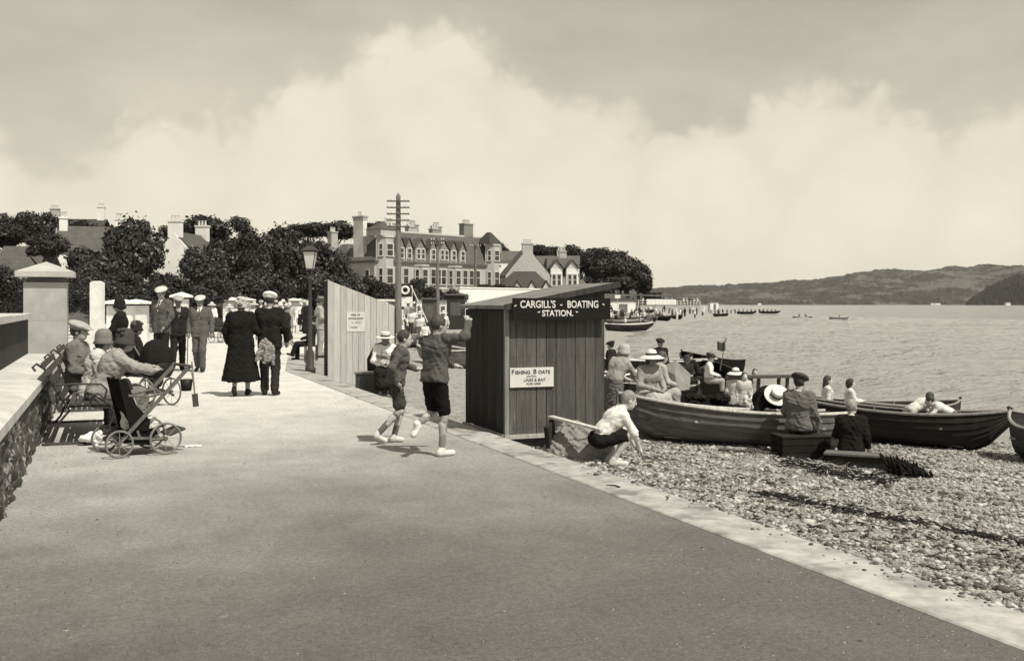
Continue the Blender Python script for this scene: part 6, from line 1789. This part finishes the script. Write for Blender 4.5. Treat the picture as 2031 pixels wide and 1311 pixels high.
CR = [
 ('child in white frock and white hat beside the dark pram', 455, 42, 1.5, 160, dict(top=('blouse', .7), legs=('skirt', .68, .45), hat=('sun', .7), hair=(.2, 'short'))),
 ('woman in pale dress and straw hat behind the strolling couple', 504, 44, 1.62, 170, dict(top=('blouse', .6), legs=('skirt', .3, .4), hat=('sun', .6), hair=(.1, 'bun'))),
 ('woman in white walking behind the man in white cap', 556, 46, 1.62, 175, dict(top=('blouse', .7), legs=('skirt', .6, .4), hat=('cloche', .6), hair=(.1, 'bob'))),
 ('man in dark suit and flat cap beyond the strolling couple', 518, 52, 1.72, 180, dict(top=('jacket', .05), legs=('trousers', .06), hat=('cap', .3), hair=(.05, 'short'), vee=.6)),
 ('woman in grey dress seen past the man in the white cap', 574, 50, 1.62, 185, dict(top=('blouse', .35), legs=('skirt', .2, .4), hat=('cloche', .5), hair=(.1, 'bob'))),
 ('girl in white pinafore near the far gate pillars', 583, 55, 1.35, 170, dict(top=('blouse', .68), legs=('skirt', .66, .5), hair=(.2, 'long'))),
 ('man in light jacket and straw boater near the far gate pillars', 547, 60, 1.74, 10, dict(top=('jacket', .4), legs=('trousers', .3), hat=('boater', .65), hair=(.05, 'short'))),
 ('woman in dark coat and pale hat near the far gate pillars', 527, 64, 1.62, 0, dict(top=('coat', .05), legs=('skirt', .05, .3), hat=('cloche', .5), hair=(.05, 'bob'))),
 ('man in dark suit standing behind the far pillars', 604, 70, 1.74, 180, dict(top=('jacket', .05), legs=('trousers', .05), hat=('trilby', .1), hair=(.05, 'short'), vee=.6)),
 ('woman in white with wide hat left of the dark pram', 420, 47, 1.6, 150, dict(top=('blouse', .65), legs=('skirt', .2, .4), hat=('sun', .66), hair=(.1, 'bun'))),
 ('man in shirt sleeves looking at the lifebuoy board', 818, 47, 1.68, 190, dict(top=('shirt', .66), legs=('trousers', .06), hat=('cap', .2), hair=(.05, 'short'))),
 ('woman in pale blouse under the sloping pole', 832, 44, 1.55, 180, dict(top=('blouse', .6), legs=('skirt', .1, .4), hat=('sun', .55), hair=(.05, 'bun'))),
 ('child in white beside the woman under the sloping pole', 843, 42, 1.2, 200, dict(top=('blouse', .7), legs=('skirt', .6, .45), hair=(.05, 'bob'))),
 ('boy in dark jersey near the black wooden shed', 856, 45, 1.35, 170, dict(top=('jumper', .05), legs=('shorts', .05), socks=.1, hair=(.05, 'short'))),
 ('woman in white hat standing by the narrow white stall', 880, 50, 1.58, 190, dict(top=('blouse', .66), legs=('skirt', .4, .4), hat=('sun', .7), hair=(.1, 'bun'))),
]
for i, (lb, px, d, H, fc, od) in enumerate(CR):
    p = at(px, d, z=0); p.z = float(ground_z(p.x, p.y))
    person(lb, p, H, face(fc), walk(.1 + .05 * (i % 3), 'LR'[i % 2]), od, .032, TW, seed=i)
# woman knitting on a box by the shed
wp, _ = hit(772, 792)
wp.z = float(ground_z(wp.x, wp.y)) + .0
e = empty('tool_box', at(752, 20.2, z=-.2), RIGHT_YAW - .2); tag(e, 'dark wooden chest by the notice shed under the woman in white blouse', 'box')
MB().box(-.42, .25, -.2, .22, 0, .38).build('chest', G(.08, 'wood'), e); MB().box(-.44, .27, -.22, .24, .381, .41).build('lid', G(.15, 'wood'), e)
J = sit(.22, .42, .36, 'lap', .02)
person('woman in white blouse and banded straw hat bent over her lap by the shed', at(764, 19.9, z=-.2), 1.6, face(172), J,
       dict(top=('blouse', .68), legs=('skirt', .02), hat=('boater', .6, .08), hair=(.04, 'bun'), shoes=.03, skin=.14), .012, look=(0, 1, -.6))
o = MB().tube([at(738, 20.6, 745), at(740, 20.6, 715), at(752, 20.6, 690), at(772, 20.6, 680)], [.1, .13, .12, .06], 10).build('dark_cloak', G(.02), None, True); tag(o, 'black cloak bundled behind the woman in white blouse', 'cloak')
o = link('knitting', Sdf().ell((0, 0, 0), (.12, .08, .06)).ell((.05, .02, .05), (.06, .06, .05), None, .02).mesh(.012, 'knit', .01), mat('speckled_cloth', .2, .7, 25, .9, .006, 60, spec=.1), None, True); o.location = at(757, 19.5, 705); tag(o, 'speckled bundle in the lap of the woman in white blouse', 'bundle')

# the two boys running
J = dict(pel=(0, .0, .95), chest=(0, .07, 1.28), neck=(0, .10, 1.43), head=(0, .15, 1.57),
         shL=(-.16, .09, 1.39), shR=(.17, .06, 1.39), elL=(-.25, .2, 1.16), wrL=(-.2, .38, 1.1), haL=(-.18, .45, 1.1), elR=(.26, -.1, 1.16), wrR=(.24, -.02, .93), haR=(.22, .03, .87),
         hipL=(-.09, .0, .92), hipR=(.09, 0, .92), knL=(-.1, .12, .52), anL=(-.1, .0, .1), toL=(-.11, .13, .04), knR=(.1, .05, .5), anR=(.1, -.3, .3), toR=(.1, -.25, .16))
J['anR'] = (.1, -.28, .17); J['toR'] = (.1, -.17, .06)
person('small boy in grey jersey and shorts trotting beside the taller boy', at(784, 11.4, z=0), 1.27, face(72), J,
       dict(top=('jumper', .09), legs=('shorts', .05, .8), socks=.13, hair=(.04, 'short'), shoes=.55, skin=.4), .0105, look=(.25, 1, -.2), seed=1)
J = dict(pel=(0, .0, .96), chest=(0, .03, 1.29), neck=(0, .03, 1.44), head=(.02, .06, 1.585),
         shL=(-.17, .03, 1.39), shR=(.18, .03, 1.43), elR=(.34, .16, 1.50), wrR=(.2, .29, 1.62), haR=(.13, .32, 1.66), elL=(-.2, .2, 1.16), wrL=(-.05, .4, 1.08), haL=(.02, .47, 1.07),
         hipL=(-.09, 0, .93), hipR=(.09, 0, .93), knR=(.1, .06, .5), anR=(.1, .02, .085), toR=(.14, .17, .035), knL=(-.1, .1, .52), anL=(-.08, -.22, .32), toL=(-.08, -.3, .22))
J['elR'] = (.41, .10, 1.46); J['wrR'] = (.35, .22, 1.63); J['haR'] = (.3, .25, 1.69)
J['knL'] = (-.1, .09, .53); J['anL'] = (-.07, -.24, .40); J['toL'] = (-.07, -.3, .28)
person('taller boy in grey jersey and black shorts flinging one arm up', at(862, 10.45, z=0), 1.44, face(38), J,
       dict(top=('jumper', .09), legs=('shorts', .012, .86), socks=.2, hair=(.05, 'short'), shoes=.6, skin=.36), .0105, look=(.5, 1, 0), seed=6, girth=.92)

# ================================================================== PEOPLE ON THE BEACH
def bp_(px, d): 
    p = at(px, d, z=0); p.z = float(ground_z(p.x, p.y)) - .01; return p
# crouching boy
J = dict(pel=(0, -.16, .36), chest=(0, .08, .62), neck=(0, .17, .76), head=(0, .28, .86), shL=(-.16, .14, .70), shR=(.16, .14, .70), elL=(-.2, .30, .46), wrL=(-.1, .40, .24), haL=(-.07, .44, .17), elR=(.2, .28, .46), wrR=(.12, .38, .24), haR=(.1, .42, .17),
         hipL=(-.09, -.14, .34), hipR=(.09, -.14, .34), knL=(-.15, .24, .44), knR=(.16, .22, .42), anL=(-.12, .05, .085), anR=(.12, .03, .085), toL=(-.14, .2, .035), toR=(.15, .19, .035))
person('boy in white shirt and dark shorts crouching on the shingle by the sacking', bp_(1208, 11.35), 1.42, face(78), J,
       dict(top=('shirt', .68, .7), legs=('shorts', .016, .8), hair=(.22, 'short'), shoes=.5, skin=.5), .0105, look=(0, 1, -.5))
# standing girl leaning forward at the boat
J = pose(pel=(0, -.04, .95), chest=(0, .12, 1.25), neck=(0, .2, 1.39), head=(0, .28, 1.51), shL=(-.16, .16, 1.35), shR=(.16, .16, 1.35), elL=(-.22, .3, 1.12), wrL=(-.1, .46, .98), haL=(-.06, .52, .97), elR=(.22, .3, 1.12), wrR=(.1, .46, .98), haR=(.06, .52, .97))
person('woman in pale blouse and grey skirt leaning on the boat rail', bp_(1218, 15.2), 1.36, face(50), J,
       dict(top=('blouse', .3, .7), legs=('skirt', .13, .12, .24), hair=(.2, 'bun'), hat=('cloche', .4), shoes=.05, skin=.4), .012, look=(0, 1, -.5))
J = sit(.25, .44, .4)
person('woman in pale jersey and wide straw hat sitting on the black boat rail', at(1280, 16.6, z=-.42), 1.6, face(150), J,
       dict(top=('blouse', .28), legs=('skirt', .36), hat=('sun', .6, .02), hair=(.04, 'bob'), shoes=.1, skin=.25), .013, look=(-.2, 1, -.6))
J = sit(.3, .44, .4)
person('woman in white leaning close behind the wide straw hat', at(1294, 17.4, z=-.42), 1.55, face(70), J, dict(top=('blouse', .36), legs=('skirt', .3), hair=(.06, 'bun'), shoes=.1), .014)
WB = 'figures by the beached boats'
def wp_(label, px, ytop, d, H, fc, J, o_, vox=.02, **kw):
    p = at(px, d, ytop); p.z -= (J['head'][2] + .15) * H / 1.72; person(label, p, H, face(fc), J, o_, vox, WB, **kw)
wp_('dark suited man standing up in the boat beyond the straw hats', 1309, 671, 25.5, 1.5, 160, pose(), dict(top=('jacket', .02), legs=('trousers', .02), hat=('cap', .03), hair=(.03, 'short')))
wp_('dark figure standing at the tide line just clear of the hut', 1212, 676, 26, 1.4, -60, pose(), dict(top=('jacket', .025), legs=('trousers', .02), hat=('cap', .04), hair=(.03, 'short')))
wp_('small dark child beside the figure at the tide line', 1230, 688, 26.5, 1.15, 20, pose(), dict(top=('jumper', .06), legs=('shorts', .03), hair=(.04, 'short')))
wp_('woman with dark hair and black dress sitting in the tipped boat', 1361, 705, 23, 1.1, 170, sit(.1, .3), dict(top=('blouse', .03), legs=('skirt', .03), hair=(.05, 'bob'), hat=('cloche', .05)))
wp_('man in white shirt sitting at the side of the black launch', 1404, 700, 22.5, 1.25, 100, sit(.1, .3), dict(top=('shirt', .66), legs=('trousers', .3), hat=('cap', .05), hair=(.04, 'short')))
wp_('dark figure bending over the bow of the black launch', 1386, 702, 25, 1.1, -80, sit(.5, .3), dict(top=('jacket', .02), legs=('trousers', .02), hat=('cap', .03)))
wp_('person in white with back turned beside the black boat', 1459, 731, 19.5, 1.2, 10, pose(), dict(top=('blouse', .45), legs=('skirt', .4, .4), hat=('sun', .62), hair=(.2, 'bob')), .017)
wp_('little girl with dark bob in grey frock by the black boat', 1476, 738, 18.6, .98, 175, pose(), dict(top=('blouse', .42), legs=('skirt', .4, .6), hair=(.03, 'bob'), skin=.5), .015)
wp_('small child in grey standing behind the bent straw hat', 1497, 731, 21.5, .95, 180, pose(), dict(top=('blouse', .3), legs=('skirt', .3, .6), hair=(.05, 'bob'), skin=.4), .018)
wp_('pale child crouching on the pebbles by the black boat', 1478, 775, 17.6, .55, 150, sit(.5, .2), dict(top=('shirt', .6), legs=('shorts', .5), hair=(.3, 'short'), skin=.5), .014)
J = dict(pel=(0, -.2, .62), chest=(0, .12, .72), neck=(0, .27, .76), head=(0, .38, .72), shL=(-.17, .2, .73), shR=(.17, .2, .73), elL=(-.26, .3, .5), wrL=(-.2, .42, .3), haL=(-.16, .45, .22), elR=(.26, .3, .5), wrR=(.2, .42, .3), haR=(.16, .45, .22),
         hipL=(-.1, -.2, .58), hipR=(.1, -.2, .58), knL=(-.17, .1, .48), knR=(.17, .1, .48), anL=(-.13, -.1, .085), anR=(.13, -.1, .085), toL=(-.14, .06, .035), toR=(.14, .06, .035))
person('man in black with pale straw hat bending forward by the boats', bp_(1526, 15.6), 1.72, face(178), J,
       dict(top=('jacket', .014), legs=('trousers', .014), hat=('boater', .62, .08), hair=(.03, 'short'), shoes=.02, skin=.3), .013, look=(0, 1, -.35), headup=(0, .75, .65))
# boys on the boxes
J = sit(.06, .36, .38); J['elR'] = (.24, .04, J['shR'][2] - .27); J['wrR'] = (.26, .08, .58); J['haR'] = (.26, .12, .5); J['elL'] = (-.24, .06, J['shL'][2] - .26); J['wrL'] = (-.16, .2, .55); J['haL'] = (-.1, .24, .52)
person('boy in grey jacket and dark flat cap sitting on the slatted box', hit(1584, 905)[0], 1.5, face(38), J,
       dict(top=('jacket', .13), legs=('shorts', .06), socks=.08, hat=('cap', .05), hair=(.03, 'short'), collar=.55, shoes=.03, skin=.36), .0105, look=(.15, 1, 0))
J = sit(.12, .17, .34); J['elR'] = (.24, .02, J['shR'][2] - .27); J['wrR'] = (.26, .04, .3); J['haR'] = (.27, .06, .22)
person('small fair boy in black jacket sitting on the low trough', hit(1688, 922)[0], 1.34, face(25), J,
       dict(top=('jacket', .016), legs=('shorts', .03), socks=.03, hair=(.25, 'short'), collar=.62, shoes=.03, skin=.4), .0105, look=(.2, 1, -.15))
# children beyond the boats
wp_('girl in white dress with long dark hair standing beyond the black boat', 1641, 744, 18.6, 1.2, 95, pose(), dict(top=('blouse', .55), legs=('skirt', .66, .5), hair=(.05, 'long'), skin=.45), .014)
wp_('girl in white with dark bob reading beyond the black boat', 1686, 750, 18.2, 1.15, 100, pose(elL=(-.2, .12, 1.15), wrL=(-.1, .3, 1.15), haL=(-.06, .36, 1.17), elR=(.2, .12, 1.15), wrR=(.1, .3, 1.15), haR=(.06, .36, 1.17)), dict(top=('blouse', .55), legs=('skirt', .66, .5), hair=(.03, 'bob'), skin=.45), .014)
J = dict(pel=(0, -.28, .86), chest=(0, .04, 1.02), neck=(0, .17, 1.1), head=(0, .27, 1.17), shL=(-.16, .1, 1.05), shR=(.16, .1, 1.05), elL=(-.22, .22, .86), wrL=(-.16, .36, .8), haL=(-.12, .42, .78), elR=(.22, .22, .86), wrR=(.16, .36, .8), haR=(.12, .42, .78),
         hipL=(-.09, -.28, .84), hipR=(.09, -.28, .84), knL=(-.1, -.3, .62), knR=(.1, -.3, .62), anL=(-.1, -.56, .56), anR=(.1, -.56, .56), toL=(-.1, -.66, .5), toR=(.1, -.66, .5))
def lean_child(label, px, ytop, d, H, fc, o_):
    p = at(px, d, ytop); p.z -= H * 1.3 / 1.72; person(label, p, H, face(fc), J, o_, .013, WB)
lean_child('child in white shirt lying forward over the boat rail', 1826, 779, 16.4, 1.05, 82, dict(top=('shirt', .66), legs=('shorts', .5), hair=(.04, 'short'), skin=.45))
lean_child('child in white with dark braces leaning into the boat head to head', 1866, 786, 16.0, 1.05, -75, dict(top=('shirt', .6), legs=('shorts', .1), hair=(.03, 'short'), skin=.45))

# ================================================================== FAR CROWD (a few pixels each)
def far_proto(top, bot, head, hat):
    S1, S2, S3 = Sdf(), Sdf(), Sdf()
    S1.rc((-.09, 0, .05), (-.1, 0, .9), .1, .13, .05); S1.rc((.09, 0.05, .05), (.1, 0, .9), .1, .13, .05)
    S2.rc((0, 0, .85), (0, 0, 1.25), .17, .2, .06); S2.rc((-.2, 0, 1.38), (-.27, .03, .85), .07, .06, .05); S2.rc((.2, 0, 1.38), (.27, .03, .85), .07, .06, .05); S2.rc((-.17, 0, 1.36), (.17, 0, 1.36), .08, .08, .04)
    S3.ell((0, 0, 1.6), (.1, .11, .14), None, .02); S3.rc((0, 0, 1.42), (0, 0, 1.55), .06, .06, .02)
    meshes = [s_.mesh(.055, 'p') for s_ in (S1, S2, S3)]
    if hat: meshes.append(MB().lathe([(.1, 1.64), (.19, 1.63), (.19, 1.66), (.1, 1.68), (.07, 1.77), (0, 1.78)], 8, capt=False).mesh('h'))
    V_, F_, MI = [], [], []; n = 0
    for i, me in enumerate(meshes):
        V_ += [tuple(v.co) for v in me.vertices]
        for p in me.polygons: F_.append([q + n for q in p.vertices]); MI.append(i)
        n += len(me.vertices)
    me = bpy.data.meshes.new('person'); me.from_pydata(V_, [], F_); me.polygons.foreach_set('material_index', MI); me.update()
    for v in (bot, top, head, hat or head): me.materials.append(G(v))
    me.shade_smooth()
    return me
PROTO = [far_proto(.03, .03, .3, .04), far_proto(.6, .05, .3, .6), far_proto(.65, .6, .3, None), far_proto(.06, .08, .3, .4), far_proto(.3, .05, .25, .65), far_proto(.1, .03, .3, None)]
PL = ['distant figure in dark clothes and dark hat', 'distant figure in white top and pale hat', 'distant bareheaded figure all in white', 'distant figure in dark suit and pale hat', 'distant figure in grey with straw hat', 'distant bareheaded figure in dark clothes']
rg = random.Random(3)
def far_person(p, where, grp, kinds=None, H=1.7):
    i = rg.choice(kinds or range(6))
    o = bpy.data.objects.new('person', PROTO[i]); COL.objects.link(o)
    o.location = p; o.rotation_euler = (0, 0, rg.uniform(0, 6.28)); s = H / 1.72 * rg.uniform(.86, 1.06); o.scale = (s, s, s)
    tag(o, PL[i] + ' ' + where, 'person', grp)
for k in range(34):
    t = rg.random() ** .8; q = a0.lerp(a1, t); inn = (a3 - a0).normalized() * rg.uniform(.6, 5)
    far_person((q.x + inn.x, q.y + inn.y, 1.351), 'on the raised far esplanade', 'figures on the far esplanade', (0, 0, 3, 5, 1, 4))
cnt = 0
while cnt < 58:
    px = rg.uniform(1200, 1440); py = rg.uniform(616, 646)
    if py > 646 - (px - 1200) * .085: continue
    p, d = hit(px, py)
    if p.z <= WATER + .02 or d > 320 or p.x < bank_x(p.y): continue
    far_person(p, 'on the crowded far beach', 'figures on the far beach'); cnt += 1
for px in range(1410, 1545, 8):
    p, d = hit(px, 622); far_person((p.x, p.y, WATER + .1), 'in the boats off the far point', 'figures off the far point', (0, 0, 5, 3), 1.3)
for px, py in ((1585, 636), (1598, 636), (1665, 637)):
    p, d = hit(px, py); far_person((p.x, p.y, WATER + .05), 'in a boat on open water', 'figures off the far point', (0, 5), 1.2)
for px, py in ((1215, 640), (1228, 638), (1250, 642), (1240, 652), (1270, 651), (1222, 646), (1262, 634)):
    p, d = hit(px, py); far_person((p.x, p.y, max(p.z, WATER) + .05), 'among the clustered far boats', 'figures among the far boats', None, 1.4)
for k in range(26):
    px = rg.choice((rg.uniform(425, 470), rg.uniform(500, 640), rg.uniform(800, 900))); d = rg.uniform(52, 85)
    p = at(px, d, z=0); p.z = float(ground_z(p.x, p.y))
    far_person(p, 'strolling on the far stretch of promenade', 'figures on the far promenade')
# ================================================================== 3.5e-5 over the firth
hz = bpy.data.materials.new('sea_haze'); hz.use_nodes = True
nt = hz.node_tree; nt.nodes.clear()
pv_ = nt.nodes.new('ShaderNodeVolumePrincipled'); pv_.inputs['Density'].default_value = 3.5e-5
pv_.inputs['Color'].default_value = (.95, .95, .95, 1)
out_ = nt.nodes.new('ShaderNodeOutputMaterial'); nt.links.new(pv_.outputs[0], out_.inputs['Volume'])
o = MB().box(-6000, 11000, -600, 14000, -8, 420).build('haze', hz); tag(o, kind='stuff')
